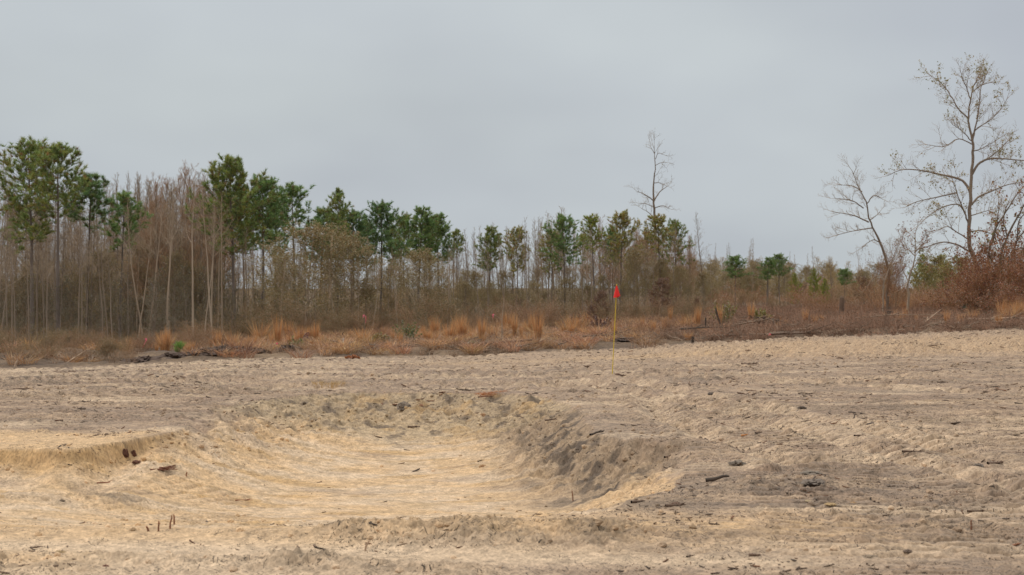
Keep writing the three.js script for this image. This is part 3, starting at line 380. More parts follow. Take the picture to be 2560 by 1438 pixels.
// bare trees of the wood
const THIN = [11, 12, 13, 14, 15, 16].map((s, i) => bareTree(s, { h: 11, r: 0.034 + 0.009 * i, clear: 0.34, spread: 0.14, branches: 30, kids: 3.6, depth: 4, pow: 0.85, el0: 0.75, el1: 1.3, up: 0.14, crook: 0.07, lean: 0.16 }));
const FULL = [21, 22, 23, 24].map((s) => bareTree(s, { h: 11, r: 0.062, clear: 0.26, spread: 0.24, branches: 36, kids: 4.2, depth: 4, pow: 0.85, el0: 0.55, el1: 1.2, up: 0.12, crook: 0.06 }));
const WILLOW = [31, 32, 33].map((s) => bareTree(s, { h: 8, r: 0.07, clear: 0.2, spread: 0.42, round: true, branches: 32, kids: 4.6, depth: 4, el0: 0.5, el1: 1.2, up: 0.06, lift: 0.05, twig: [0.2, 0.155, 0.1], rmin: 0.008, leaf: { n: 1.3, s: 0.085, cols: [[0.3, 0.21, 0.08], [0.26, 0.2, 0.085], [0.32, 0.19, 0.08]] } }));
const POLE = [61, 62, 63].map((s, i) => bareTree(s, { h: 11, r: 0.055 + 0.008 * i, clear: 0.62, spread: 0.13, branches: 18, kids: 3.6, depth: 4, el0: 0.5, el1: 1.2, crook: 0.085, lean: 0.1 }));
const SAP = [51, 52, 53].map((s) => bareTree(s, { h: 6, r: 0.04, clear: 0.1, spread: 0.24, branches: 26, kids: 4, depth: 4, el0: 0.35, el1: 1.1, up: 0.08, crook: 0.09, lean: 0.15, twig: [0.19, 0.14, 0.09], leaf: { n: 0.35, s: 0.06, cols: [[0.13, 0.105, 0.045], [0.16, 0.11, 0.05], [0.1, 0.09, 0.04]] } }));
const LEAFY = [41, 42].map((s) => bareTree(s, { h: 6, r: 0.06, clear: 0.16, spread: 0.42, round: true, branches: 26, kids: 4.4, depth: 4, leaf: { n: 1.6, s: 0.12, clump: 1.2, thr: -0.12, cols: [[0.17, 0.075, 0.035], [0.2, 0.1, 0.05], [0.13, 0.06, 0.035]] } }));
{
  const rng = rngOf(200);
  const put = (pool, mats, X, Yt, d, label, group, w = 1, name = 'bare_tree') => { const p = pool[Math.floor(rng() * pool.length)]; return plant(makeTree(name, p, mats, label, 'bare tree', group), X, d, Yt, p.h, rng, w); };
  const seg = (X0, X1, n, y0, y1, d0, d1, pool, mats, label, group, w = 1) => { const nm = pool === SAP ? 'sapling' : pool === THIN ? 'slender_tree' : pool === POLE ? 'pole_tree' : pool === WILLOW ? 'rounded_tree' : pool === LEAFY ? 'oak_tree' : 'bare_tree'; for (let i = 0; i < n; i++) { const X = mix(X0, X1, clamp((i + 0.5 + 3.2 * (rng() - 0.5)) / n)), t = (X - X0) / (X1 - X0); put(pool, mats, X, mix(y0, y1, t) + (rng() - 0.4) * 75, mix(d0, d1, rng()), label, group, w * (0.8 + 0.5 * rng()), nm); } };
  seg(-70, 560, 84, 480, 435, 74, 112, THIN, [barkM, twigGrey], 'slender bare grey tree packed into the brown wood', 'slender bare trees in the pine wood');
  seg(-60, 560, 30, 510, 450, 76, 96, FULL, [barkM, twigM], 'bare brown tree with spreading twigs in the wood below the pines', 'spreading bare trees in the pine wood');
  seg(380, 545, 12, 430, 415, 70, 90, FULL, [barkM, twigRed], 'tall bare tree with reddish twigs beside the large yellow-green pine', 'reddish bare trees by the pine');
  seg(560, 1150, 60, 580, 610, 84, 115, THIN, [barkM, twigM], 'thin bare trunk standing under the dark pine crowns', 'thin trunks under the pines', 0.9);
  seg(560, 1150, 34, 640, 640, 80, 112, FULL, [barkM, twigYel], 'bare tan tree under the dark pine crowns', 'tan trees under the pines', 1.0);
  seg(1130, 1340, 30, 580, 560, 82, 112, THIN, [barkM, twigGrey], 'spindly bare tree with sky showing between its neighbours', 'spindly trees around the lone pine', 0.9);
  seg(1335, 1500, 28, 540, 550, 82, 105, THIN, [barkPale, twigGrey], 'pale spindly tree crowding the broad green pine', 'pale spindly trees by the broad pine', 1.1);
  seg(1500, 1740, 34, 560, 610, 82, 105, FULL, [barkM, twigRed], 'rusty brown bare tree at the thinning end of the wood', 'rusty trees at the wood end', 1.0);
  seg(1720, 2200, 46, 645, 672, 106, 150, FULL, [barkM, twigYel], 'small tan tree far across the scrub', 'small far trees across the scrub', 1.5);
  seg(1730, 2080, 14, 610, 640, 98, 130, THIN, [barkPale, twigGrey], 'lean grey sapling rising over the far scrub', 'lean saplings over the far scrub', 0.8);
  seg(2050, 2600, 26, 690, 680, 110, 150, FULL, [barkM, twigRed], 'small brown tree behind the leaning bare tree and thicket', 'small brown trees behind the thicket', 1.5);
  seg(-60, 330, 20, 600, 560, 50, 72, POLE, [barkM, twigGrey], 'grey trunk in front of the tall olive pines', 'grey trunks before the tall pines');
  seg(330, 560, 16, 500, 450, 58, 74, POLE, [barkPale, twigGrey], 'pale straight trunk at the front of the pine wood', 'pale trunks at the front of the pine wood');
  seg(560, 1140, 30, 590, 620, 66, 82, POLE, [barkPale, twigM], 'pale straight trunk among rounded trees and pines', 'pale trunks among the rounded trees', 0.9);
  seg(1130, 1720, 38, 590, 580, 72, 90, POLE, [barkM, twigGrey], 'straight grey trunk in the open middle of the wood', 'grey trunks in the open wood');
  seg(1150, 1760, 20, 690, 670, 76, 94, WILLOW, [barkM, twigYel, leafM], 'tan leafy-twigged tree below the open middle wood', 'tan trees of the open middle wood', 0.95);
  seg(1730, 2220, 34, 664, 682, 104, 145, WILLOW, [barkM, twigYel, leafM], 'olive-tan rounded tree far across the scrub', 'rounded far trees across the scrub', 1.1);
  seg(-60, 560, 18, 650, 620, 66, 88, WILLOW, [barkM, twigM, leafM], 'brown-olive understorey tree in the pine wood', 'understorey trees in the pine wood', 0.9);
  seg(-90, 580, 46, 710, 690, 58, 84, SAP, [barkM, twigM, leafM], 'twiggy brown sapling crowding the edge of the pine wood', 'saplings at the pine wood edge');
  seg(560, 1160, 42, 710, 720, 66, 92, SAP, [barkM, twigYel, leafM], 'tan twiggy sapling below the rounded trees', 'saplings below the rounded trees');
  seg(1140, 1760, 34, 730, 725, 68, 96, SAP, [barkM, twigRed, leafM], 'brown twiggy sapling filling the gap behind the red flag', 'saplings behind the red flag', 1.1);
  put(THIN, [barkM, twigGrey], 1762, 528, 105, 'single tall lean bare tree standing apart past the wood end', null, 1.3);
  put(THIN, [barkM, twigGrey], 1832, 605, 130, 'bare sapling tip poking above the far small pine', null, 0.9);
  put(FULL, [barkPale, twigGrey], -5, 380, 76, 'bare pale tree rising beside the tallest pine', null, 0.8);
  for (const [X, Yt, d, w, label] of [[762, 545, 68, 1.5, 'largest rounded willow-like tree with tan haze of twigs'], [882, 575, 70, 1.3, 'rounded tan tree with forked pale limbs below the spire pine'], [1066, 618, 70, 1.5, 'domed tan tree on thin stems below the grouped pines'], [700, 620, 80, 0.9, 'smaller tan tree tucked beside the largest rounded one'], [980, 660, 82, 0.8, 'low olive-tan tree under the dark round-headed pine']]) put(WILLOW, [barkPale, twigYel, leafM], X, Yt, d, label, null, w, 'rounded_tree');
  for (const [X, Yt, d, w] of [[1585, 610, 78, 1.0], [1650, 640, 80, 1.0], [1700, 660, 82, 1.0], [1330, 700, 74, 1.0], [420, 560, 82, 0.8], [1160, 700, 80, 1.1], [1250, 720, 78, 1.0]]) put(WILLOW, [barkM, twigYel, leafM], X, Yt, d, 'yellow-brown twiggy tree in the lower storey of the wood', 'yellow-brown lower trees', w, 'rounded_tree');
  for (const [X, Yt, d, w, label] of [[1500, 725, 70, 1.25, 'small oak holding rust leaves just behind the red flag'], [1655, 690, 72, 1.15, 'taller oak with dull rust leaves beside the thinning wood'], [1480, 760, 66, 0.9, 'low rust-leaved oak sprout among the grass'], [1740, 745, 72, 0.9, 'low oak with orange-brown leaves near broken logs']]) put(LEAFY, [barkM, twigRed, leafM], X, Yt, d, label, null, w, 'oak_tree');
  for (const [X, Yt, d, w] of [[2340, 632, 104, 1.5], [2395, 636, 100, 1.5], [2310, 660, 98, 1.4], [2370, 660, 94, 1.3]]) put(LEAFY, [barkM, twigYel, leafGold], X, Yt, d, 'broad golden-olive tree beyond the orange grass patch', 'golden-olive trees beyond the grass patch', w, 'oak_tree');
  for (const [X, Yt, d, w] of [[2000, 705, 118, 1.6], [1960, 700, 125, 1.6], [1890, 690, 130, 1.5], [2160, 690, 95, 1.1]]) put(LEAFY, [barkM, twigYel, leafM], X, Yt, d, 'bushy brown-leaved tree across the far scrub', 'bushy brown trees across the scrub', w, 'oak_tree');
}

// ---------------------------------------------------------------- single trees drawn limb by limb
function limbTree(name, label, category, seed, d, mats, baseXY, trunk, limbs, q) {
  const rng = rngOf(seed), x0 = px2x(baseXY[0], d), y0 = H(x0, d) - 0.1, g = thing(name, label, category); g.position.set(x0, y0, -d);
  const o = { tb: new TB(), tw: new TB(), lf: new TB(), rng, wob: 0.45, up: q.up ?? 0.06, ang: 0.75, lift: 0.1, kids: q.kids ?? 4, depth: q.depth ?? 4, unit: 1.2, rmin: 0.006, bc: q.bark ?? BARK, tc: q.twig ?? TWIG, leaf: q.leaf };
  const place = (list, z0, dz) => list.map(([X, Y], i) => [px2x(X, d) - x0, px2y(Y, d) - y0, z0 + dz * Math.pow(i / Math.max(1, list.length - 1), 1.2) + (i ? (rng() - 0.5) * 0.12 : 0)]);
  const smooth = (pts) => new THREE.CatmullRomCurve3(pts.map((p) => V(...p))).getPoints(Math.max(6, pts.length * 3)).map((v, i, a) => [v.x + (i && i < a.length - 1 ? (rng() - 0.5) * 0.05 : 0), v.y, v.z + (i && i < a.length - 1 ? (rng() - 0.5) * 0.05 : 0)]);
  const tb = new TB(), tp = smooth([[0, -0.15, 0], ...place(trunk, 0, q.dz ?? 0.3)]); tb.tube(tp, tp.map((_, i) => mix(q.r, q.rt ?? 0.02, Math.pow(i / (tp.length - 1), 0.85)) * (i < 2 ? 1.25 : 1)), 8, o.bc, rng, 0.13);
  part('trunk', tb.geo(), mats[0], g);
  const zAt = (Y) => { let b = 0, bd = 1e9; for (const p of tp) { const e = Math.abs(p[1] - (px2y(Y, d) - y0)); if (e < bd) { bd = e; b = p[2]; } } return b; };
  for (const [r, dz, ...list] of limbs) { const lp = smooth(place(list, zAt(list[0][1]), dz)), n = lp.length; const lt = new TB(); lt.tube(lp, lp.map((_, i) => mix(r, 0.012, i / (n - 1))), 6, o.bc, rng, 0.12); part('limb', lt.geo(), mats[0], g);
    const len = lp.reduce((s, p, i) => i ? s + Math.hypot(p[0] - lp[i - 1][0], p[1] - lp[i - 1][1], p[2] - lp[i - 1][2]) : 0, 0), m = Math.round(len * (q.tw ?? 3.6));
    for (let i = 0; i < m; i++) { const t = 0.2 + 0.8 * (i + rng()) / m, a = along(lp, t), dr = offshoot(a.d, 0.5 + 0.6 * rng(), rng); dr[1] += 0.15; grow(o, a.p, norm3(dr), (q.sub ?? 1.1) * (0.45 + 0.8 * rng()) * (1 - 0.35 * t), 0.014, 2); }
    const e = along(lp, 1); grow(o, e.p, e.d, 0.7, 0.012, 2); }
  const e = along(tp, 1); grow(o, e.p, e.d, 0.9, 0.014, 2); for (let i = 0; i < (q.top ?? 6); i++) { const a = along(tp, 0.72 + 0.27 * rng()); grow(o, a.p, offshoot(a.d, 0.8, rng), 0.9, 0.014, 2); }
  const crown = part('crown', o.tw.geo(), mats[1], g); if (!o.lf.empty) part('leaves', o.lf.geo(), leafM, crown); return g;
}
const OLIVE = [[0.32, 0.25, 0.06], [0.28, 0.24, 0.08], [0.22, 0.2, 0.07], [0.36, 0.22, 0.06]], RUST = [[0.27, 0.085, 0.035], [0.33, 0.12, 0.045], [0.18, 0.065, 0.035], [0.28, 0.14, 0.06]];
const sgLeaf = { n: 0.8, s: 0.08, clump: 0.7, thr: 0.1, cols: OLIVE };
limbTree('sweetgum_tree', 'very tall open tree with few olive leaves above the rusty thicket', 'tree', 301, 70, [barkM, twigM], [2455, 795], [[2450, 720], [2441, 668], [2433, 638], [2424, 617], [2422, 567], [2425, 495], [2427, 435], [2430, 384], [2428, 353], [2421, 318], [2418, 292], [2424, 245], [2431, 215], [2442, 192]], [
  [0.045, 0.3, [2428, 353], [2433, 323], [2442, 267], [2445, 225], [2456, 195]], [0.04, -0.5, [2418, 297], [2395, 272], [2380, 242], [2360, 209], [2329, 186]], [0.03, 0.6, [2424, 353], [2405, 336], [2385, 323], [2368, 315]], [0.03, -0.4, [2427, 362], [2395, 348], [2360, 366], [2319, 361]],
  [0.075, -0.9, [2424, 482], [2410, 455], [2385, 442], [2354, 435], [2309, 424], [2263, 422], [2228, 437]], [0.05, 0.2, [2421, 561], [2410, 531], [2390, 480], [2377, 445]], [0.035, -0.8, [2390, 482], [2344, 493], [2299, 503], [2273, 516]], [0.04, 0.8, [2413, 533], [2395, 513], [2360, 516], [2319, 536], [2283, 567]], [0.045, -0.7, [2426, 630], [2390, 610], [2360, 605], [2324, 617], [2299, 625]], [0.035, 0.5, [2424, 600], [2385, 577], [2365, 567], [2334, 577]],
  [0.07, 0.6, [2428, 437], [2446, 409], [2466, 399], [2502, 399], [2560, 404], [2605, 398]], [0.035, -0.5, [2461, 402], [2491, 379], [2517, 358], [2532, 343]], [0.06, -0.6, [2426, 513], [2451, 490], [2481, 478], [2527, 460], [2565, 455]], [0.03, 0.6, [2431, 379], [2446, 374], [2481, 353]], [0.035, 0.3, [2428, 345], [2433, 328], [2461, 308], [2491, 282], [2507, 252]], [0.035, 0.7, [2424, 580], [2451, 577], [2476, 592]], [0.03, -0.6, [2424, 540], [2460, 530], [2500, 520]], [0.028, 0.4, [2422, 250], [2405, 215], [2390, 185]], [0.028, -0.4, [2424, 235], [2450, 215], [2480, 205]]],
  { r: 0.15, rt: 0.016, leaf: sgLeaf, kids: 4, tw: 4.4, sub: 1.15, top: 12 });
limbTree('multistem_tree', 'dark crooked tree of several stems hung with rust-coloured leaves', 'tree', 302, 67, [barkDark, twigM], [2497, 800], [[2497, 760], [2500, 690], [2502, 638], [2517, 592], [2547, 531], [2560, 506], [2585, 450]], [
  [0.075, -0.3, [2492, 770], [2470, 690], [2476, 617], [2491, 577], [2517, 531], [2552, 480], [2580, 450]], [0.035, 0.3, [2480, 604], [2489, 555], [2491, 506]], [0.08, 0.5, [2500, 775], [2522, 700], [2524, 663], [2537, 602], [2560, 572], [2592, 520]], [0.03, -0.5, [2524, 663], [2550, 640], [2585, 630]], [0.03, 0.5, [2500, 680], [2475, 650], [2460, 632]], [0.04, -0.2, [2517, 592], [2510, 545], [2525, 500]], [0.04, 0.3, [2540, 600], [2548, 545], [2575, 525]]],
  { r: 0.1, rt: 0.02, leaf: { n: 0.7, s: 0.11, clump: 0.8, thr: 0.05, cols: [...RUST, ...RUST, ...OLIVE] }, tw: 4, sub: 0.9 });
limbTree('leaning_tree', 'leaning bare tree with long twiggy limbs reaching one way', 'bare tree', 303, 72, [barkM, twigM], [2224, 795], [[2218, 743], [2222, 690], [2212, 640], [2200, 607], [2187, 582], [2172, 546], [2161, 500], [2141, 460], [2128, 430]], [
  [0.035, 0.5, [2157, 521], [2126, 503], [2080, 498]], [0.04, -0.5, [2171, 556], [2136, 539], [2085, 528]], [0.03, 0.3, [2180, 570], [2136, 577], [2085, 589]], [0.025, -0.3, [2154, 480], [2131, 465], [2095, 462]], [0.03, 0.4, [2200, 607], [2180, 600], [2150, 620]], [0.03, -0.5, [2175, 550], [2190, 540], [2205, 528]], [0.03, 0.4, [2165, 510], [2180, 490], [2200, 500]]],
  { r: 0.1, rt: 0.014, tw: 4.6, sub: 0.85, kids: 5 });
limbTree('forked_sapling', 'pale forked stem standing in front of the leaning tree', 'bare tree', 304, 68, [barkPale, twigGrey], [2206, 820], [[2208, 760], [2208, 712], [2222, 668], [2232, 640]], [[0.03, 0.3, [2209, 720], [2204, 680], [2206, 640]], [0.025, -0.4, [2212, 700], [2190, 690], [2170, 720]], [0.02, 0.3, [2225, 662], [2245, 655], [2258, 665]]], { r: 0.05, rt: 0.015, tw: 3, sub: 0.6 });
limbTree('grey_sapling', 'straight pale grey trunk with thin rusty leaves beside the leaning tree', 'tree', 305, 70, [barkPale, twigRed], [2271, 805], [[2271, 750], [2271, 704], [2280, 669], [2286, 630], [2284, 592]], [[0.03, 0.3, [2271, 706], [2255, 720], [2240, 728]], [0.03, -0.4, [2272, 704], [2262, 680], [2256, 650]], [0.025, 0.5, [2280, 668], [2300, 655], [2318, 662]], [0.025, -0.3, [2285, 640], [2268, 620], [2258, 600]], [0.02, 0.3, [2285, 632], [2303, 610], [2312, 595]]], { r: 0.075, rt: 0.015, tw: 4, sub: 0.75, leaf: { n: 0.12, s: 0.07, cols: [...RUST, [0.2, 0.14, 0.08]] } });
limbTree('dead_snag', 'tall half-dead tree with a few crooked limbs above the wood', 'bare tree', 306, 88, [barkM, twigGrey], [1640, 800], [[1640, 700], [1638, 610], [1637, 547], [1634, 499], [1633, 456], [1637, 418], [1634, 366]], [
  [0.05, -0.6, [1634, 504], [1652, 478], [1673, 463]], [0.045, 0.6, [1634, 502], [1613, 489], [1589, 480]], [0.03, 0.4, [1635, 521], [1656, 515], [1670, 523]], [0.025, -0.3, [1635, 519], [1617, 510], [1600, 508]], [0.025, 0.4, [1634, 458], [1648, 458], [1662, 466]], [0.02, -0.3, [1637, 415], [1650, 408], [1665, 406]], [0.02, 0.2, [1636, 400], [1645, 385], [1655, 388]], [0.018, -0.2, [1635, 385], [1628, 372], [1626, 360]], [0.03, -0.4, [1636, 545], [1620, 530], [1605, 520]]],
  { r: 0.13, rt: 0.014, tw: 2.6, sub: 0.75, top: 3 });

// ---------------------------------------------------------------- undergrowth
function shrub(seed, q) {
  const rng = rngOf(seed), o = { tb: new TB(), tw: new TB(), lf: new TB(), rng, wob: q.wob ?? 0.5, up: q.up ?? 0.1, ang: 0.65, lift: 0.1, kids: q.kids ?? 4, depth: q.depth ?? 4, unit: 1.5, rmin: 0.005, bc: q.bark ?? [0.19, 0.13, 0.085], tc: q.twig ?? [0.3, 0.172, 0.085], leaf: q.leaf };
  for (let i = 0; i < q.stems; i++) { const az = rng() * 6.283, el = mix(q.el ?? 0.75, 1.5, rng()), R = 0.25 * q.h * rng(); grow(o, [Math.cos(az) * R, -0.08, Math.sin(az) * R], [Math.cos(az) * Math.cos(el), Math.sin(el), Math.sin(az) * Math.cos(el)], q.h * (0.6 + 0.5 * rng()), 0.018, 1); }
  const r = { h: topOf(o.tw), limbs: o.tb.geo(), twigs: o.tw.geo() }; if (!o.lf.empty) r.leaves = o.lf.geo(); return r;
}
const OLV = [[0.17, 0.125, 0.045], [0.13, 0.11, 0.04], [0.2, 0.125, 0.05], [0.09, 0.095, 0.035]], RED = [[0.25, 0.11, 0.05], [0.19, 0.085, 0.045], [0.29, 0.15, 0.065]];
const SHR = [shrub(401, { h: 3, stems: 12, leaf: { n: 0.6, s: 0.06, cols: OLV } }), shrub(402, { h: 3, stems: 14, leaf: { n: 0.9, s: 0.06, cols: OLV } }), shrub(403, { h: 3, stems: 12, el: 0.5, leaf: { n: 0.25, s: 0.06, cols: RED } }), shrub(404, { h: 3, stems: 12, leaf: { n: 0.7, s: 0.08, cols: RED } })];
const RUSTY = [shrub(411, { h: 3, stems: 16, leaf: { n: 1.3, s: 0.1, clump: 1.3, thr: -0.02, cols: RUST } }), shrub(412, { h: 3, stems: 14, el: 0.5, leaf: { n: 1.3, s: 0.11, clump: 1.3, thr: -0.02, cols: [...RUST, [0.1, 0.085, 0.03]] } })];
function putShrub(p, X, d, h, mats, label, group, rng, w = 1.2, name = 'shrub') { const g = thing(name, label, 'shrub', group), st = part('stems', p.limbs, mats[0], g); part('twigs', p.twigs, mats[1], st); if (p.leaves) part('foliage', p.leaves, mats[2] ?? leafM, g); const x = px2x(X, d); g.position.set(x, H(x, d) - 0.03, -d); const s = h / p.h; g.scale.set(s * w, s, s * w); g.rotation.y = rng() * 6.283; return g; }
const leafOlive = lmat(1.0, 1.0, 0.9), leafTan = lmat(1.4, 1.2, 1.0);
{
  const rng = rngOf(500);
  const band = (n, X0, X1, dA, dB, h0, h1, pool, mats, label, group, w) => { for (let i = 0; i < n; i++) { const X = mix(X0, X1, (i + rng()) / n), a = dA(X), b = dB(X); putShrub(pool[Math.floor(rng() * pool.length)], X, mix(a, b, rng()), mix(h0, h1, rng()), mats, label, group, rng, w ?? 1.3); } };
  band(24, -90, 560, () => 46, () => 62, 0.4, 1.2, SHR.slice(0, 3), [barkM, twigM, leafOlive], 'olive-brown twiggy shrub along the foot of the pine wood', 'shrubs along the foot of the pine wood');
  band(18, -90, 330, () => 40, () => 47, 0.4, 1.2, SHR.slice(0, 3), [barkM, twigM, leafOlive], 'low olive-brown shrub right at the field edge below the tall pines', 'low shrubs at the field edge');
  band(10, 330, 640, () => 44.5, () => 50, 0.4, 1.0, SHR.slice(2), [barkM, twigM, leafM], 'low reddish shrub behind the dark root mats', 'low shrubs behind the root mats');
  band(14, 650, 1700, () => 52, () => 62, 0.4, 0.95, SHR.slice(2), [barkM, twigRed, leafM], 'low russet bush between grass tufts of the scrub', 'russet bushes between the grass tufts');
  band(44, -90, 1150, () => 64, () => 84, 1.2, 2.8, SHR.slice(0, 2), [barkM, twigM, leafOlive], 'tall olive shrub among the trunks of the pine wood', 'tall shrubs among the pine trunks');
  band(30, 540, 1180, () => 62, () => 78, 0.6, 1.6, SHR.slice(0, 3), [barkM, twigM, leafOlive], 'brown twiggy shrub in front of the rounded tan trees', 'shrubs before the rounded trees');
  band(40, 1100, 1760, () => 64, () => 88, 0.7, 1.9, SHR, [barkM, twigM, leafM], 'reddish-brown shrub between grass and the thinning wood', 'shrubs before the thinning wood');
  band(40, 1700, 2420, () => 82, () => 125, 1.0, 2.4, SHR, [barkM, twigM, leafTan], 'tan and brown shrub in the open far scrub', 'shrubs in the far scrub', 1.6);
  band(40, -120, 1300, () => 95, () => 135, 1.6, 3.0, SHR.slice(0, 2), [barkM, twigGrey, leafOlive], 'dim brown shrub deep behind the trunks', 'shrubs deep behind the trunks', 1.8);
  band(20, 2050, 2620, () => 68, () => 90, 0.7, 1.6, SHR.slice(2), [barkM, twigRed, leafM], 'wine-brown shrub around the leaning tree and thicket', 'shrubs around the leaning tree', 1.4);
  for (const [X, d, h, w] of [[2420, 66, 2.6, 1.2], [2440, 68, 4.3, 0.7], [2465, 66, 3.7, 0.8], [2498, 68, 4.6, 0.75], [2520, 65, 3.8, 0.8], [2552, 67, 4.4, 0.8], [2585, 66, 2.8, 1.2], [2395, 66, 1.8, 1.4], [2480, 63, 1.8, 1.5], [2540, 62, 1.6, 1.5]]) putShrub(RUSTY[Math.floor(rng() * 2)], X, d, h, [barkDark, twigRed, leafM], 'rust-leaved shrub packed into the thicket around the tall open tree', 'rust-leaved thicket shrubs', rng, w, 'rusty_shrub');
  // brown vine column swallowing the leaning tree
  for (const [X, d, h] of [[2215, 71.5, 4.2], [2228, 72.6, 3.8]]) putShrub(SHR[2], X, d, h, [barkM, twigRed, leafM], 'brown vine tangle climbing the leaning tree', 'vine tangle on the leaning tree', rng, 0.5, 'vine_tangle');
}
// dry grass tufts
function grassTuft(seed, n, h, spread, cols, w = 0.016) { const rng = rngOf(seed), t = new TB(); for (let i = 0; i < n; i++) { const az = rng() * 6.283, R = 0.16 * Math.sqrt(rng()) * spread * 2.2, ln = spread * (0.2 + 0.9 * rng()), hh = h * (0.5 + 0.6 * rng()), x = Math.cos(az) * R, z = Math.sin(az) * R, az2 = az + (rng() - 0.5) * 1.5, c = jitc(cols[Math.floor(rng() * cols.length)], 0.2, rng), m = [x + Math.cos(az2) * ln * 0.35 * hh, hh * 0.62, z + Math.sin(az2) * ln * 0.35 * hh]; t.blade([x, -0.03, z], m, w, c, rng); t.blade([mix(x, m[0], 0.6), hh * 0.35, mix(z, m[2], 0.6)], [x + Math.cos(az2) * ln * hh, hh * (1 - 0.25 * ln), z + Math.sin(az2) * ln * hh], w, c, rng); } return t.geo(); }
const STRAW = [[0.62, 0.31, 0.11], [0.56, 0.26, 0.09], [0.6, 0.37, 0.17], [0.46, 0.21, 0.08]], TANG = [[0.5, 0.32, 0.15], [0.44, 0.26, 0.115], [0.38, 0.2, 0.09]];
const grassM = lmat(1, 1, 1);
const TUFT = [grassTuft(601, 150, 1.0, 0.32, STRAW), grassTuft(602, 130, 1.0, 0.22, STRAW), grassTuft(603, 170, 1.0, 0.55, [...STRAW, ...TANG])];
{
  const rng = rngOf(600);
  const put = (X, d, h, w, label, group, k) => { const m = single('grass_tuft', TUFT[k ?? Math.floor(rng() * 3)], grassM, label, 'grass tuft', group), x = px2x(X, d); m.position.set(x, H(x, d) - 0.02, -d); m.scale.set(h * w, h, h * w); m.rotation.y = rng() * 6.283; };
  for (let i = 0; i < 58; i++) { const X = 590 + 560 * (i + rng()) / 58; if (noise(X * 0.021, 2.2) < -0.12) continue; put(X, mix(48.5, 62, rng()) + (X < 700 ? -2 : 0), 0.3 + 0.75 * rng() * (0.6 + 0.8 * rng()), 0.7 + 0.6 * rng(), 'tan grass tuft in the tall dry stand before the rounded trees', 'grass stand before the rounded trees'); }
  for (let i = 0; i < 54; i++) { const X = 1120 + 640 * (i + rng()) / 54; if (noise(X * 0.019 + 5, 7.7) < -0.14) continue; put(X, mix(50, 67, rng()), 0.3 + 0.8 * rng() * (0.6 + 0.8 * rng()), 0.7 + 0.6 * rng(), 'orange-tan grass tuft on the hummocky scrub behind the red flag', 'grass tufts behind the red flag'); }
  for (let i = 0; i < 14; i++) put(300 + 320 * rng(), mix(44, 49, rng()), 0.4 + 0.45 * rng(), 0.9, 'dry grass tuft at the field edge near the pink-ribboned stem', 'grass tufts near the pink ribbon');
  for (let i = 0; i < 22; i++) put(1780 + 740 * rng(), mix(50, 64, rng()), 0.25 + 0.5 * rng(), 0.8 + 0.5 * rng(), 'russet grass tuft poking from the wine-brown scrub', 'tufts in the wine-brown scrub');
  for (let i = 0; i < 46; i++) put(2190 + 250 * rng(), mix(84, 100, rng()), 0.7 + 0.4 * rng(), 1.5, 'orange grass tuft in the open patch before far green pines', 'orange grass patch before far pines');
  for (let i = 0; i < 16; i++) put(2500 + 90 * rng(), mix(58, 66, rng()), 0.7 + 0.5 * rng(), 1.2, 'orange grass tuft at the foot of the rusty thicket', 'grass at the rusty thicket');
  for (const [X, d, h, w, k, label] of [[1204, 51, 1.05, 0.9, 1, 'tall orange grass clump beside the ribboned sapling'], [1330, 60, 0.95, 0.9, 1, 'upright orange grass clump alone on the hummock'], [1420, 56, 0.9, 1.1, 2, 'splayed fountain of pale straw on the hummock'], [1878, 58, 1.15, 0.8, 1, 'bright orange grass column next to the brush pile'], [1800, 57, 1.2, 0.7, 1, 'orange grass clump between broken posts'], [1745, 56, 1.1, 0.8, 1, 'orange grass clump beside dark broken post'], [418, 44.5, 0.9, 0.6, 1, 'thin orange grass clump beside the bright green seedling'], [1720, 48.5, 0.4, 1.1, 2, 'pale straw tuft beside the dark stub at field edge']]) put(X, d, h, w, label, null, k);
}
// what nobody could count: low heath, straw and leaf litter
function instanced(name, geo, mat, items, label, category) { const m = new THREE.InstancedMesh(geo, mat, items.length), o = new THREE.Object3D(), c = new THREE.Color(); items.forEach((it, i) => { o.position.set(it.x, it.y, it.z); o.rotation.set(it.rx ?? 0, it.ry ?? 0, it.rz ?? 0); o.scale.set(...(Array.isArray(it.s) ? it.s : [it.s, it.s, it.s])); o.updateMatrix(); m.setMatrixAt(i, o.matrix); m.setColorAt(i, c.setRGB(...it.c)); }); m.name = numbered(name); shade(m); tag(m, label, category, null, 'stuff'); scene.add(m); return m; }
function twigClump(seed, n, h, leafy) { const rng = rngOf(seed), t = new TB(); for (let i = 0; i < n; i++) { const az = rng() * 6.283, el = mix(0.25, 1.4, rng()), l = h * (0.5 + 0.7 * rng()), R = 0.3 * rng(), p = [Math.cos(az) * R, -0.02, Math.sin(az) * R], e = [p[0] + Math.cos(az) * Math.cos(el) * l, Math.sin(el) * l, p[2] + Math.sin(az) * Math.cos(el) * l], v = 0.7 + 0.6 * rng(); t.spike(p, e, 0.007, [v, v, v]); if (leafy) for (let k = 0; k < leafy; k++) t.leaf([mix(p[0], e[0], rng()), mix(0, e[1], rng()), mix(p[2], e[2], rng())], 0.03 + 0.03 * rng(), [v * 1.1, v * 0.95, v * 0.85], rng); } return t.geo(); }
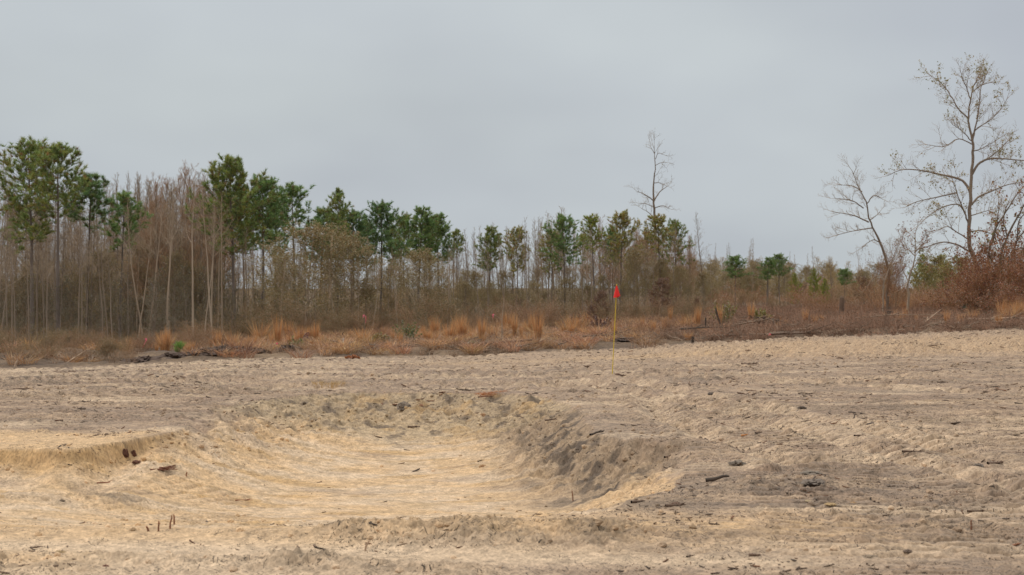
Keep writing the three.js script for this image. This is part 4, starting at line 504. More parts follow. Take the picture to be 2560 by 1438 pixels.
{
  const rng = rngOf(700), heath = [], straw = [];
  const ok = (x, d) => { const e = d - edgeD(x) - 0.15 - 0.5 * noise(x * 0.9, d * 0.9); return (e > 0 || (e > -1.4 && hash(x * 91.7 + d) > 0.9)) && !(x * 45 / d < -8.5 + 2 * noise(d * 0.5, x * 0.5) && hash(x * 91.7 + d) > 0.12); };
  for (let i = 0; i < 13000; i++) { const d = mix(38, 100, Math.pow(rng(), 1.5)), x = (rng() * 2 - 1) * (0.4 * d + 2); if (!ok(x, d)) continue; const t = sst(3, 9, x * 60 / d + 6 * noise(x * 0.2, d * 0.2)), n = fbm(x * 0.4 + 4, d * 0.4, 2); const red = t * 0.9 + (n > 0.1 ? 0.35 : 0); if (rng() > 0.16 + red * 0.85) continue; const v = 0.7 + 0.6 * rng(); heath.push({ x, y: H(x, d), z: -d, ry: rng() * 6.28, s: [0.5 + 0.8 * rng(), (0.35 + 1.5 * rng() * rng()) * (1 + 0.1 * t), 0.5 + 0.8 * rng()], c: [mix(0.24, 0.2, t) * v, mix(0.148, 0.108, t) * v, mix(0.088, 0.064, t) * v] }); }
  for (let i = 0; i < 13000; i++) { const d = mix(38, 90, Math.pow(rng(), 1.6)), x = (rng() * 2 - 1) * (0.4 * d + 2); if (!ok(x, d)) continue; const t = sst(10, 4, x * 60 / d + 5 * noise(x * 0.25, d * 0.25 + 8)); const n = fbm(x * 0.5 + 14, d * 0.5, 2); if (rng() > t * (n > 0.12 ? 0.5 : n > -0.1 ? 0.14 : 0.03)) continue; const v = 0.6 + 0.75 * rng(); straw.push({ x, y: H(x, d), z: -d, ry: rng() * 6.28, s: [0.7 + 0.6 * rng(), 0.2 + 0.35 * rng() * rng() + 0.08, 0.7 + 0.6 * rng()], c: [v * 1.1, v * (0.9 + 0.2 * rng()), v * (0.8 + 0.35 * rng())] }); }
  instanced('heath_undergrowth', twigClump(701, 40, 0.4, 1), vmat(1, 1, 1), heath, 'low wine-brown heath and dead weeds over uncleared ground', 'undergrowth');
  const slash = []; for (let i = 0; i < 2600; i++) { const d = mix(45, 80, Math.pow(rng(), 1.6)), x = (rng() * 2 - 1) * (0.4 * d + 2); if (!ok(x, d)) continue; if (rng() > 0.5 + 0.5 * sst(0, 8, x)) continue; const l = 0.25 + 0.9 * rng() * rng(), v = 0.5 + 0.9 * rng(); slash.push({ x, y: H(x, d) + 0.05 + 0.15 * rng(), z: -d, ry: rng() * 6.28, rz: (rng() - 0.5) * 0.9, s: [l, 0.6 + 0.8 * rng(), 0.6 + 0.8 * rng()], c: [v, v * 0.92, v * 0.85] }); }
  { const t = new TB(), r2 = rngOf(55); t.tube([[-0.5, 0, 0], [-0.2, 0.02, 0.04], [0.15, -0.01, -0.02], [0.5, 0.03, 0.03]], [0.016, 0.014, 0.011, 0.005], 5, BARK, r2); t.spike([-0.1, 0.01, 0.02], [0.15, 0.14, 0.15], 0.007, BARK); t.spike([0.15, 0, 0], [0.38, 0.12, -0.14], 0.006, BARK); instanced('slash_litter', t.geo(), vmat(1, 1, 1), slash, 'tangle of thin dead sticks left by clearing in the scrub', 'sticks'); }
  instanced('dry_grass', grassTuft(702, 60, 1.0, 0.7, [...TANG, ...TANG, [0.3, 0.17, 0.08]], 0.02), grassM, straw, 'flattened pale straw over the hummocky scrub', 'grass');
}
// chips, root bits and clods on the sand
{
  const rng = rngOf(800), chips = [], bits = [], clods = [];
  const BR = [[0.07, 0.042, 0.026], [0.1, 0.062, 0.038], [0.055, 0.036, 0.026], [0.15, 0.09, 0.055], [0.13, 0.055, 0.025]];
  const litterAt = (x, d, f) => f > 0.5 ? 0.015 : clamp(-0.12 + 2.4 * fbm(x * 0.5 + 21, d * 0.75 + 3, 4) + 0.2 * sst(0.5, 4, x) + (d > 19 ? 0.08 : 0) - (x < 0.5 && d < 12 ? 0.12 : 0) + (f > 0.03 && f < 0.6 && d > 17 ? 0.6 : 0));
  const scatter = (n, d0, d1, out, smin, smax, pw) => { for (let i = 0; i < n; i++) { const d = Math.sqrt(mix(d0 * d0, d1 * d1, rng())), x = (rng() * 2 - 1) * (0.39 * d + 0.6); if (d > edgeD(x)) continue; const y = H(x, d), f = bcache[0]; if (rng() > litterAt(x, d, f)) continue; const l = smin + (smax - smin) * Math.pow(rng(), pw), c = BR[Math.floor(rng() * BR.length)]; out.push({ x, y: y + 0.004, z: -d, ry: rng() * 6.28, rx: (rng() - 0.5) * 0.5, rz: (rng() - 0.5) * 0.5, s: [l, Math.min(0.025, 0.12 * l + 0.004), 0.05 * l + 0.006 + 0.3 * l * Math.pow(rng(), 4)], c: jitc(c, 0.3, rng) }); } };
  scatter(34000, 8.7, 20, chips, 0.007, 0.09, 6); scatter(36000, 20, 47, bits, 0.02, 0.18, 5);
  const chip = new THREE.CylinderGeometry(0.32, 0.5, 1, 5, 1); chip.rotateZ(1.4); chip.translate(0.06, 0.1, 0);
  const stuffM = new THREE.MeshStandardMaterial({ color: 0xffffff, roughness: 1 });
  instanced('wood_litter', chip, stuffM, chips, 'small dark wood chips and root bits strewn over the near sand', 'litter');
  instanced('wood_litter', chip, stuffM, bits, 'dark wood and leaf bits strewn over the far sand field', 'litter');
  const lump = new THREE.IcosahedronGeometry(0.5, 1); { const p = lump.attributes.position; for (let i = 0; i < p.count; i++) { const x = p.getX(i), y = p.getY(i), z = p.getZ(i), k = 1 + 0.55 * noise(x * 3.1 + 5, y * 3.1 + z * 4.7); p.setXYZ(i, x * k, y * k * 0.75, z * k); } lump.computeVertexNormals(); }
  for (let i = 0; i < 90000; i++) { const d = Math.sqrt(mix(8.8 * 8.8, 36 * 36, rng())), x = (rng() * 2 - 1) * (0.39 * d + 0.5), y = H(x, d), f = bcache[0], ds = bcache[1]; const lo = loose(x, d, f, ds); const cm = f > 0.5 ? 0 : clamp(2.6 * fbm(x * 0.6 + 9, d * 0.9, 3) - 0.2) * (x > 0.8 || d > 22 ? 0.35 : 0.1); if (rng() > (f > 0.6 ? 0.012 : lo * 0.3 + 0.006 + cm)) continue; const s = 0.012 + 0.06 * Math.pow(rng(), 5), so = soilAt(x, d, f, ds), v = 0.6 + 0.45 * rng(); clods.push({ x, y: y + s * 0.12, z: -d, ry: rng() * 6.28, rx: rng(), s, c: [so[0] * v, so[1] * v, so[2] * v] }); }
  instanced('soil_clods', lump, stuffM, clods, 'crumbs and clods of damp sandy soil', 'clods');
}

// ---------------------------------------------------------------- objects on the ground
function groundAt(X, Y) { let pd = 8; for (let d = 8; d < 130; d += 0.04) { const x = px2x(X, d); if (H(x, d) >= px2y(Y, d)) return { x, d, y: H(x, d), z: -d }; pd = d; } const d = 60, x = px2x(X, d); return { x, d, y: H(x, d), z: -d }; }
// golf flag: thin yellow pin leaning a little, limp red cloth
{
  const q = groundAt(1531, 935), g = thing('golf_flag', 'limp red flag on a thin leaning yellow pin in the sand field', 'flag'); g.position.set(q.x, q.y, q.z);
  const hgt = px2y(712, q.d) - q.y, lean = px2x(1542, q.d) - px2x(1531, q.d), at = (t) => [lean * t, hgt * t, 0];
  const pole = new THREE.CylinderGeometry(0.008, 0.0105, hgt + 0.25, 10, 1); pole.translate(0, (hgt + 0.25) / 2 - 0.25, 0); pole.applyMatrix4(new THREE.Matrix4().makeShear(0, 0, lean / hgt, 0, 0, 0));
  part('pin', pole, new THREE.MeshStandardMaterial({ color: col(0.62, 0.42, 0.02), roughness: 0.45 }), g);
  const knob = new THREE.SphereGeometry(0.014, 12, 8); knob.translate(...at(1)); part('knob', knob, new THREE.MeshStandardMaterial({ color: col(0.6, 0.4, 0.02), roughness: 0.4 }), g);
  const P = [], I = [], nu = 48, nv = 14, fh = 0.25; for (const s of [1, -1]) { const off = P.length / 3; for (let j = 0; j <= nv; j++) for (let i = 0; i <= nu; i++) { const t = j / nv, a = (i / nu) * 5.6 + 0.3, r = (0.010 + 0.058 * Math.pow(t, 0.85)) * (1 + 0.34 * t * Math.sin(a * 3 + 1)) + s * 0.0008, top = at(1 - 0.02 / hgt), dy = -t * fh * (1 - 0.07 * Math.sin(a * 2 + 0.5)); P.push(top[0] + Math.cos(a) * r + 0.006 * t + lean / hgt * dy, top[1] + dy, Math.sin(a) * r * 0.75); } for (let j = 0; j < nv; j++) for (let i = 0; i < nu; i++) { const a = off + j * (nu + 1) + i, b = a + 1, c = a + nu + 1, d2 = c + 1; if (s > 0) I.push(a, b, d2, a, d2, c); else I.push(a, d2, b, a, c, d2); } }
  const fg = new THREE.BufferGeometry(); fg.setAttribute('position', new THREE.Float32BufferAttribute(P, 3)); fg.setIndex(I); fg.computeVertexNormals();
  part('flag', fg, new THREE.MeshStandardMaterial({ color: col(0.72, 0.018, 0.012), roughness: 0.75, side: THREE.DoubleSide }), g);
}
// sticks and branches
const woodDark = vmat(0.55, 0.45, 0.4), woodMid = vmat(0.95, 0.85, 0.75), woodPale = vmat(1.9, 1.75, 1.6), woodRed = vmat(1.05, 0.6, 0.42), woodOrange = vmat(2.1, 1.15, 0.5), char = vmat(0.28, 0.26, 0.25);
function stickGeo(seed, len, r, q = {}) { const rng = rngOf(seed), t = new TB(), p = path([-len / 2, r * 0.6, 0], [1, q.rise ?? 0.02, 0], len, 7, q.wob ?? 0.25, 0, rng); for (const e of p) if (!q.free) e[1] = Math.max(r * 0.5, Math.min(e[1], r * 2 + len * (q.rise ?? 0.02))); t.tube(p, p.map((_, i) => r * (1 - 0.6 * i / 7) * (0.85 + 0.3 * rng())), 7, BARK, rng, 0.2, true); for (let k = 0; k < (q.side ?? 2); k++) { const a = along(p, 0.25 + 0.6 * rng()), dr = offshoot(a.d, 0.7, rng); dr[1] = Math.abs(dr[1]) * 0.5; const l = len * (0.15 + 0.2 * rng()); t.tube([a.p, [a.p[0] + dr[0] * l * 0.5, a.p[1] + dr[1] * l * 0.5 + 0.005, a.p[2] + dr[2] * l * 0.5], [a.p[0] + dr[0] * l, a.p[1] + dr[1] * l, a.p[2] + dr[2] * l]], [r * 0.5, r * 0.35, r * 0.15], 5, BARK, rng, 0.2); } return t.geo(); }
let sseed = 900;
function stick(X, Y, lenPx, turn, rPx, mat, label, q = {}, name = 'dead_stick', category = 'stick', group) { const g = groundAt(X, Y), k = g.d / FPX, m = single(name, stickGeo(sseed++, lenPx * k, Math.max(0.004, rPx * k), q), mat, label, category, group); m.position.set(g.x, g.y + (q.sink ?? -0.004), g.z); m.rotation.y = turn; if (q.tilt) m.rotation.z = q.tilt; return m; }
stick(58, 974, 48, 0.25, 2.2, woodDark, 'dark stick lying alone on the grey field past the sand tongue');
stick(1035, 1069, 32, 0.15, 3, woodDark, 'short dark stick on the back wall of the bunker');
stick(1378, 1056, 34, -0.5, 2.4, woodDark, 'dark stick slanting down the back wall near its bend');
stick(275, 1208, 66, 0.1, 2.2, woodRed, 'reddish root lying on yellow sand below the scarp', { side: 4 });
stick(610, 1252, 44, 0.25, 2, woodRed, 'reddish twig on the open bunker floor');
stick(1004, 1296, 26, 0.1, 1.6, woodDark, 'thin dark twig on pale sand near the front edge');
stick(1595, 1258, 42, 0.6, 4, woodDark, 'thick forked dark stick at the bunker end lobe', { side: 3 });
stick(1492, 1090, 46, 0.7, 3, char, 'blackened roots torn out at the bend of the end wall', { side: 6, wob: 0.5 });
stick(1668, 1150, 24, 0.9, 2.4, woodDark, 'dark root at the tip of the end wall', { side: 5, wob: 0.5 });
stick(1862, 1090, 18, 0.05, 2.4, woodOrange, 'short orange wood sliver on the grey field');
stick(1895, 1085, 26, 0.9, 2, woodDark, 'thin dark stick beside the orange sliver', { side: 3 });
stick(1795, 1203, 62, 0.12, 6, char, 'blackened bark slab half sunk in grey sand', { side: 1 });
stick(1690, 1268, 56, 0.2, 4, woodDark, 'dark bark strip at the edge of yellow sand', { side: 2 });
stick(2440, 1278, 44, 0.1, 2.6, woodDark, 'dark root end sticking from ridged sand', { side: 1 });
stick(2540, 1366, 36, 0.5, 4, woodRed, 'stubby brown branch piece on ridged sand');
stick(1725, 1392, 26, 0.8, 3, woodDark, 'short dark stick on the tan foreground sand');
stick(1888, 1393, 30, -0.2, 5, woodDark, 'stout dark wood chunk in the tan foreground');
stick(2490, 1160, 48, 0.3, 4, woodDark, 'tangled dark root in the middle of the grey field', { side: 5 });
stick(1875, 912, 44, 0.05, 3, woodDark, 'long dark stick on the far rippled sand', { side: 3 });
stick(2340, 868, 40, 0.1, 2.4, woodMid, 'thin branch on the rippled sand below the rusty thicket', { side: 4 });
stick(1470, 918, 0.1 + 22, 0.1, 2.2, woodDark, 'dark twig near the foot of the yellow pin', { side: 3 });
stick(92, 1372, 40, -0.35, 2.6, woodDark, 'dark twig on the low yellow mound in the near sand', { side: 2 });
stick(60, 1418, 30, 0.3, 2.2, woodDark, 'bent dark twig among clods on the near sand', { side: 2 });
stick(160, 1420, 56, 0.5, 2.4, woodDark, 'long forked twig among clods on the near sand', { side: 3 });
stick(2150, 1090, 34, 0.4, 2.4, woodDark, 'dark twig beside the diagonal track rut', { side: 2 });
stick(2285, 1130, 60, 0.15, 2.6, woodDark, 'long root dragged along the diagonal track rut', { side: 2 });
stick(1560, 940, 26, 0.1, 2, woodDark, 'small dark root just past the yellow pin', { side: 2 });
// upright broken stems in the bunker
for (const [X, Y, h, lean, label] of [[396, 1330, 26, 0.05, 'short snapped stem among broken stubs on the bunker floor'], [424, 1322, 34, 0.18, 'tallest snapped stem among stubs on the bunker floor'], [436, 1312, 26, -0.05, 'thin snapped stem beside the tallest stub'], [373, 1330, 12, -0.6, 'low stub tilted away from the broken stems'], [910, 1380, 26, 0.5, 'lone leaning broken stem on the smooth near sand'], [1433, 1252, 26, -0.12, 'thin bare stem rising from the sand at the bunker end'], [465, 1196, 10, 0.2, 'tiny stub on pale sand by the root bundle'], [2428, 1328, 24, 0, 'thin upright stem in the ridged sand']]) {
  const g = groundAt(X, Y), k = g.d / FPX, t = new TB(), rng = rngOf(sseed++), L = h * k; t.tube([[0, -0.06, 0], [lean * L * 0.35, L * 0.4, 0.01], [lean * L * 0.8, L * 0.75, 0], [lean * L, L, 0.01]], [0.010, 0.009, 0.008, 0.005].map((r) => r * (h > 20 ? 0.8 : 1)), 7, BARK, rng, 0.2, true); const m = single('broken_stem', t.geo(), Math.abs(lean) > 0.4 && X > 800 ? woodPale : woodOrange === 0 ? woodMid : woodRed, label, 'stem'); m.position.set(g.x, g.y, g.z); }
// lumps: soil clods, root chunks, stones
function lumpGeo(seed, sx, sy, sz, c, rough = 0.8) { const g = new THREE.IcosahedronGeometry(1, 6), p = g.attributes.position, C = new Float32Array(p.count * 3), o = seed * 3.7; for (let i = 0; i < p.count; i++) { const x = p.getX(i), y = p.getY(i), z = p.getZ(i), n = fbm(x * 1.6 + o, y * 1.6 + z * 2.1 - o, 4) + 0.5 * noise(x * 5 + o, z * 5 + y * 4) + 0.35 * noise(x * 11 + o, z * 11 + y * 9), k = 1 + rough * n; p.setXYZ(i, x * k * sx, Math.max(y, -0.5) * k * sy * 0.8, z * k * sz); const v = 1 + 0.7 * noise(x * 9 + o, y * 9 + z * 6); C.set([c[0] * v, c[1] * v, c[2] * v], i * 3); } g.setAttribute('color', new THREE.BufferAttribute(C, 3)); g.computeVertexNormals(); return g; }
function lump(X, Y, wPx, hPx, c, label, name = 'soil_clod', category = 'clod', rough, deep = 0.8) { const g = groundAt(X, Y), k = g.d / FPX, m = single(name, lumpGeo(sseed++, wPx / 2 * k, hPx / 2 * k, wPx / 2 * k * deep, c, rough), vmat(1, 1, 1, 1), label, category); m.position.set(g.x, g.y + hPx * k * 0.02, g.z); return m; }
lump(312, 1142, 16, 32, [0.1, 0.04, 0.022], 'upright dark red root chunk stuck in the sand scarp', 'root_chunk', 'root', 0.6); lump(333, 1142, 13, 28, [0.11, 0.042, 0.022], 'narrower dark red root chunk in the scarp', 'root_chunk', 'root', 0.6); lump(340, 1160, 20, 12, [0.12, 0.05, 0.028], 'small dark red root crumb fallen below the scarp', 'root_chunk', 'root', 0.6);
lump(1207, 1168, 15, 11, [0.34, 0.19, 0.09], 'tan lump of clay alone on the pale bunker floor'); lump(264, 1418, 15, 11, [0.16, 0.07, 0.045], 'reddish brown lump in the near sand'); lump(1052, 1015, 12, 10, [0.34, 0.18, 0.1], 'small orange clay lump high on the back wall'); lump(1207, 1040, 14, 10, [0.36, 0.2, 0.1], 'small orange clay lump below the fallen pine bough');
lump(1010, 1018, 30, 24, [0.19, 0.14, 0.1], 'wide dark sod lump in the back wall'); 
lump(1845, 1160, 34, 18, [0.17, 0.13, 0.095], 'brown clod with roots on the grey field'); lump(2028, 1186, 46, 14, [0.17, 0.13, 0.095], 'flat dark sod on the grey field'); lump(2035, 1214, 50, 18, [0.16, 0.12, 0.09], 'larger dark sod lying before the flat one'); lump(2075, 1262, 26, 9, [0.38, 0.25, 0.12], 'curled tan bark flake on churned dark sand', 'bark_flake', 'bark', 0.5); lump(2022, 1257, 18, 8, [0.36, 0.26, 0.15], 'pale bark flake beside the curled tan one', 'bark_flake', 'bark', 0.5); lump(2134, 1258, 14, 7, [0.34, 0.2, 0.1], 'small tan bark flake on churned dark sand', 'bark_flake', 'bark', 0.5);
lump(2445, 1165, 24, 10, [0.14, 0.105, 0.08], 'brown clod by the tangled dark root'); lump(2005, 1022, 18, 12, [0.1, 0.07, 0.05], 'dark root knot high on the grey field'); lump(2175, 1395, 30, 10, [0.2, 0.14, 0.09], 'low brown clod in the ridged near sand'); lump(2270, 1390, 20, 9, [0.15, 0.1, 0.07], 'small brown clod in the ridged near sand'); lump(1690, 1262, 22, 12, [0.14, 0.08, 0.05], 'brown bark curl on the dark strip', 'bark_flake', 'bark', 0.6); lump(155, 1254, 12, 8, [0.17, 0.12, 0.08], 'grey-brown clod on churned sand below the scarp'); lump(150, 1382, 20, 10, [0.33, 0.22, 0.11], 'yellow clod on the low near mound'); lump(1780, 985, 20, 8, [0.11, 0.08, 0.06], 'dark crumb beyond the bend of the end wall'); lump(1545, 938, 12, 6, [0.13, 0.07, 0.045], 'reddish chip at the foot of the yellow pin', 'bark_flake', 'bark');
// bundle of red roots on the floor
{ const q = groundAt(415, 1177), g = thing('root_bundle', 'flat bundle of dark red roots on the pale bunker floor', 'roots'), rng = rngOf(950); g.position.set(q.x, q.y, q.z); for (let i = 0; i < 16; i++) { const m = part('root', stickGeo(960 + i, 0.12 + 0.22 * rng(), 0.006 + 0.006 * rng(), { side: 1, wob: 0.5 }), vmat(0.62, 0.3, 0.2), g); m.position.set((rng() - 0.5) * 0.18, 0.004 + 0.018 * rng(), (rng() - 0.5) * 0.2); m.rotation.y = (rng() - 0.5) * 1.8; } }
// fallen pine bough with orange needles
{ const q = groundAt(1228, 992), rng = rngOf(970), g = thing('pine_bough', 'fallen pine bough with orange dead needles on the bunker rim', 'branch'); g.position.set(q.x, q.y, q.z); g.rotation.y = 0.9; const st = stickGeo(971, 0.75, 0.012, { side: 4, rise: 0.12 }); part('stem', st, woodRed, g); const nd = new TB(); for (let i = 0; i < 320; i++) { const t = rng(), b = [-0.4 + 0.8 * t, 0.02 + 0.05 * rng(), (rng() - 0.5) * 0.12], a = rng() * 6.28; nd.blade(b, [b[0] + 0.09 * Math.cos(a) + 0.05, b[1] + 0.05 * rng(), b[2] + 0.09 * Math.sin(a)], 0.008, jitc([0.42, 0.16, 0.05], 0.3, rng), rng); } part('needles', nd.geo(), leafM, g); }
// a tuft of straw on the rim and low plants at the edge
function bush(X, Y, d, h, w, cols, label, name, category, seed, spiky) { const rng = rngOf(seed), q = d ? (() => { const x = px2x(X, d); return { x, y: H(x, d), z: -d }; })() : groundAt(X, Y), g = thing(name, label, category); g.position.set(q.x, q.y, q.z); const st = new TB(), lf = new TB(); for (let i = 0; i < 26; i++) { const az = rng() * 6.28, el = mix(0.45, 1.5, rng()), l = h * (0.6 + 0.5 * rng()), p = path([Math.cos(az) * 0.06 * w, -0.03, Math.sin(az) * 0.06 * w], [Math.cos(az) * Math.cos(el) * w, Math.sin(el), Math.sin(az) * Math.cos(el) * w], l, 3, 0.3, 0.05, rng); st.tube(p, [0.008, 0.006, 0.004, 0.002], 3, [0.13, 0.09, 0.06], rng); for (let k = 0; k < 34; k++) { const e = along(p, 0.15 + 0.85 * rng()), c = jitc(cols[Math.floor(rng() * cols.length)], 0.3, rng); if (spiky) { const dr = offshoot(e.d, 0.7, rng), L = 0.1 + 0.08 * rng(); lf.blade(e.p, [e.p[0] + dr[0] * L, e.p[1] + dr[1] * L, e.p[2] + dr[2] * L], 0.014, c, rng); } else lf.leaf(e.p, 0.05 + 0.05 * rng(), c, rng); } } part('stems', st.geo(), barkM, g); part('foliage', lf.geo(), leafM, g); return g; }
{ const g = groundAt(822, 966), m = single('grass_tuft', grassTuft(981, 220, 0.16, 0.9, [[0.5, 0.32, 0.12], [0.45, 0.27, 0.1]], 0.006), grassM, 'small golden grass tuft alone on the bunker rim', 'grass tuft'); m.position.set(g.x, g.y, g.z); }
bush(446, 0, 42.6, 0.36, 0.25, [[0.16, 0.26, 0.03], [0.2, 0.3, 0.05]], 'bright green pine seedling at the field edge', 'pine_seedling', 'seedling', 982, true);
bush(1016, 0, 55, 0.85, 0.7, [[0.17, 0.19, 0.05], [0.22, 0.2, 0.07], [0.13, 0.14, 0.05]], 'yellow-green leafy bush in the dry grass stand', 'green_bush', 'bush', 983);
bush(752, 0, 52, 0.55, 1.0, [[0.14, 0.03, 0.022], [0.11, 0.03, 0.022]], 'dark wine-red bush in the dry grass', 'red_bush', 'bush', 984);
bush(742, 0, 47.5, 0.42, 1.0, [[0.24, 0.22, 0.05], [0.2, 0.16, 0.05]], 'yellow low bush beside a dark dead clump', 'yellow_bush', 'bush', 985);
bush(715, 0, 45.5, 0.26, 1.0, [[0.055, 0.028, 0.02]], 'round dark dead clump at the field edge', 'dead_clump', 'bush', 986);
bush(948, 0, 50, 0.42, 1.0, [[0.26, 0.2, 0.06], [0.3, 0.18, 0.06]], 'yellowish weed in the grass stand below a pink ribbon', 'weed', 'weed', 987);
bush(1180, 0, 48, 0.22, 1.2, [[0.17, 0.2, 0.05]], 'low green sprout beside the dark log', 'green_sprout', 'weed', 988);
bush(1900, 0, 60, 0.7, 0.8, [[0.26, 0.22, 0.05]], 'yellow-green bush behind the orange grass column', 'yellow_bush', 'bush', 989);
bush(1815, 0, 60, 1.25, 0.6, [[0.2, 0.17, 0.05], [0.26, 0.2, 0.05]], 'tall yellowing bush behind broken posts', 'yellow_bush', 'bush', 990);
bush(880, 897, 0, 0.1, 1.5, [[0.4, 0.14, 0.04]], 'small heap of orange dead needles on the field edge', 'needle_heap', 'litter', 991);
bush(785, 0, 49, 0.18, 1.2, [[0.42, 0.17, 0.05]], 'orange dead sprout before the grass stand', 'dead_sprout', 'weed', 992);
bush(1505, 0, 60, 0.7, 1.1, [[0.16, 0.06, 0.035], [0.12, 0.05, 0.03]], 'dark rust bush just behind the yellow pin', 'rust_bush', 'bush', 993);
bush(1440, 0, 60, 0.8, 1.0, [[0.2, 0.09, 0.045]], 'reddish bush over the pale straw fountain', 'rust_bush', 'bush', 994);
// logs, stumps and slash in the scrub
function log(X, d, len, turn, r, mat, label, q = {}) { const x = px2x(X, d), m = single('fallen_log', stickGeo(sseed++, len, r, { side: q.side ?? 3, wob: q.wob ?? 0.14, rise: q.rise ?? 0.03 }), mat, label, 'log'); m.position.set(x, H(x, d) + (q.up ?? 0.04), -d); m.rotation.y = turn; if (q.tilt) m.rotation.z = q.tilt; return m; }
log(1262, 47.2, 1.9, 0.05, 0.07, woodDark, 'dark fallen log at the field edge below the ribboned sapling'); log(930, 50, 2.0, 0.03, 0.035, woodDark, 'thin dark log in front of the grass stand'); log(2245, 56, 3.4, 0.03, 0.035, woodMid, 'long pale fallen trunk in wine-brown scrub under the leaning tree', { up: 0.12 }); log(1925, 48.4, 3.6, 0.06, 0.05, woodDark, 'long dark branch along the edge of the rippled sand', { up: 0.08, tilt: 0.04 }); log(2500, 54, 2.4, -0.25, 0.035, woodPale, 'pale forked branch in scrub below the rusty thicket', { up: 0.15, side: 5 }); log(2325, 52, 1.2, 0.6, 0.025, woodPale, 'short pale branch propped on the scrub', { up: 0.3, tilt: 0.5, side: 3 }); log(1880, 54, 1.6, 0.1, 0.045, woodMid, 'log in front of the brush pile', { up: 0.12, tilt: 0.12 }); log(203, 40.6, 1.0, 0.2, 0.022, woodPale, 'pale leaning branch at the foot of the pine wood', { up: 0.25, tilt: 0.55 }); log(1010, 47, 1.3, -0.1, 0.03, woodMid, 'brown log half buried in straw at field edge'); log(2030, 50, 1.6, 0.05, 0.03, woodPale, 'thin pale branch in the wine-brown scrub'); log(1500, 50, 1.4, 0.15, 0.035, woodDark, 'dark branch in straw behind the yellow pin', { up: 0.1 }); log(1760, 52, 1.8, 0.02, 0.035, char, 'charred log lying at the foot of broken posts', { up: 0.1 }); log(2420, 50.5, 2.0, 0.05, 0.025, woodMid, 'thin brown branch along the edge below the thicket', { up: 0.06, side: 5 });
function stump(X, d, h, r, mat, label, lean = 0) { const rng = rngOf(sseed++), t = new TB(), x = px2x(X, d), p = [[0, -0.15, 0], [0, h * 0.12, 0], [lean * h * 0.4, h * 0.45, 0], [lean * h * 0.8, h * 0.8, 0.01], [lean * h, h, 0]]; t.tube(p, [r * 1.35, r * 1.05, r * 0.95, r * 0.97, r * 0.8], 11, BARK, rng, 0.25, true); for (let i = 0; i < 9; i++) { const a = i / 9 * 6.28, cx = lean * h + Math.cos(a) * r * 0.55, cz = Math.sin(a) * r * 0.55; t.spike([cx, h * 0.97, cz], [cx + 0.02, h * (1.02 + 0.14 * rng()), cz], r * 0.24, [BARK[0], BARK[1], BARK[2]]); } const m = single('stump', t.geo(), mat, label, 'stump'); m.position.set(x, H(x, d), -d); return m; }
stump(2105, 66, 0.9, 0.12, woodDark, 'tall charred stump standing in the wine-brown scrub'); stump(2226, 62, 0.35, 0.17, char, 'squat black stump at the foot of the leaning tree'); stump(38, 39, 0.16, 0.035, woodPale, 'pale splintered stub at the field edge below tall pines', 0.4); stump(1764, 54.5, 0.55, 0.03, char, 'dark broken post standing in orange grass'); stump(1802, 55, 0.75, 0.04, char, 'leaning dark broken post among orange grass', -0.25); stump(1732, 47.8, 0.2, 0.045, char, 'small black stub at the edge of rippled sand'); stump(1650, 74, 1.8, 0.05, woodPale, 'pale barkless dead trunk in the thinning wood', 0.05); stump(822, 80, 5.4, 0.07, woodPale, 'tall pale barkless snag below the spire pine', 0.03); stump(1122, 52, 0.14, 0.05, char, 'low black stub near field edge', 0.2);
{ const d = 57, x = px2x(1915, d), g = thing('brush_pile', 'heap of dark broken branches and roots next to orange grass', 'brush pile'), rng = rngOf(996); g.position.set(x, H(x, d), -d); for (let i = 0; i < 44; i++) { const L = 0.35 + 0.7 * rng(), m = part('branch', stickGeo(1000 + (i % 12), L, 0.02 + 0.028 * rng(), { side: 3, wob: 0.3, free: true }), [char, woodDark, woodDark, woodMid][i % 4], g); m.position.set((rng() - 0.5) * 0.9, 0.03 + 0.32 * rng() * rng() + 0.02, (rng() - 0.5) * 0.5); m.rotation.set(0, rng() * 6.28, (rng() - 0.3) * 0.9); } }
// dark root mats pushed up along the field edge
for (const [X, d, w, h, label] of [[335, 41.0, 0.3, 0.1, 'brown root lump at the field edge by the ribboned stem'], [365, 41.3, 0.35, 0.12, 'wider brown root lump by the ribboned stem'], [440, 41.9, 0.4, 0.14, 'dark root mat under the bright green seedling'], [478, 42.2, 0.35, 0.12, 'dark root lump beside the seedling'], [520, 42.5, 0.45, 0.17, 'blackish root lump in the pushed-up row'], [560, 42.9, 0.5, 0.18, 'largest root mat pushed up at the field edge'], [597, 43.3, 0.35, 0.14, 'root lump next to the largest root mat'], [630, 43.8, 0.4, 0.16, 'blackish root clump ending the pushed-up row'], [1235, 47.3, 0.5, 0.12, 'dark matted litter under the fallen log'], [1290, 47.5, 0.4, 0.1, 'dark matted litter past the fallen log'], [1560, 48.6, 0.4, 0.1, 'dark litter mound behind the yellow pin']]) { const x = px2x(X, d), m = single('root_mat', lumpGeo(sseed++, w, h, 0.3, [0.085, 0.052, 0.036], 1.3), vmat(1, 1, 1, 1), label, 'root mat'); m.position.set(x, H(x, d) + h * 0.1, -d); }
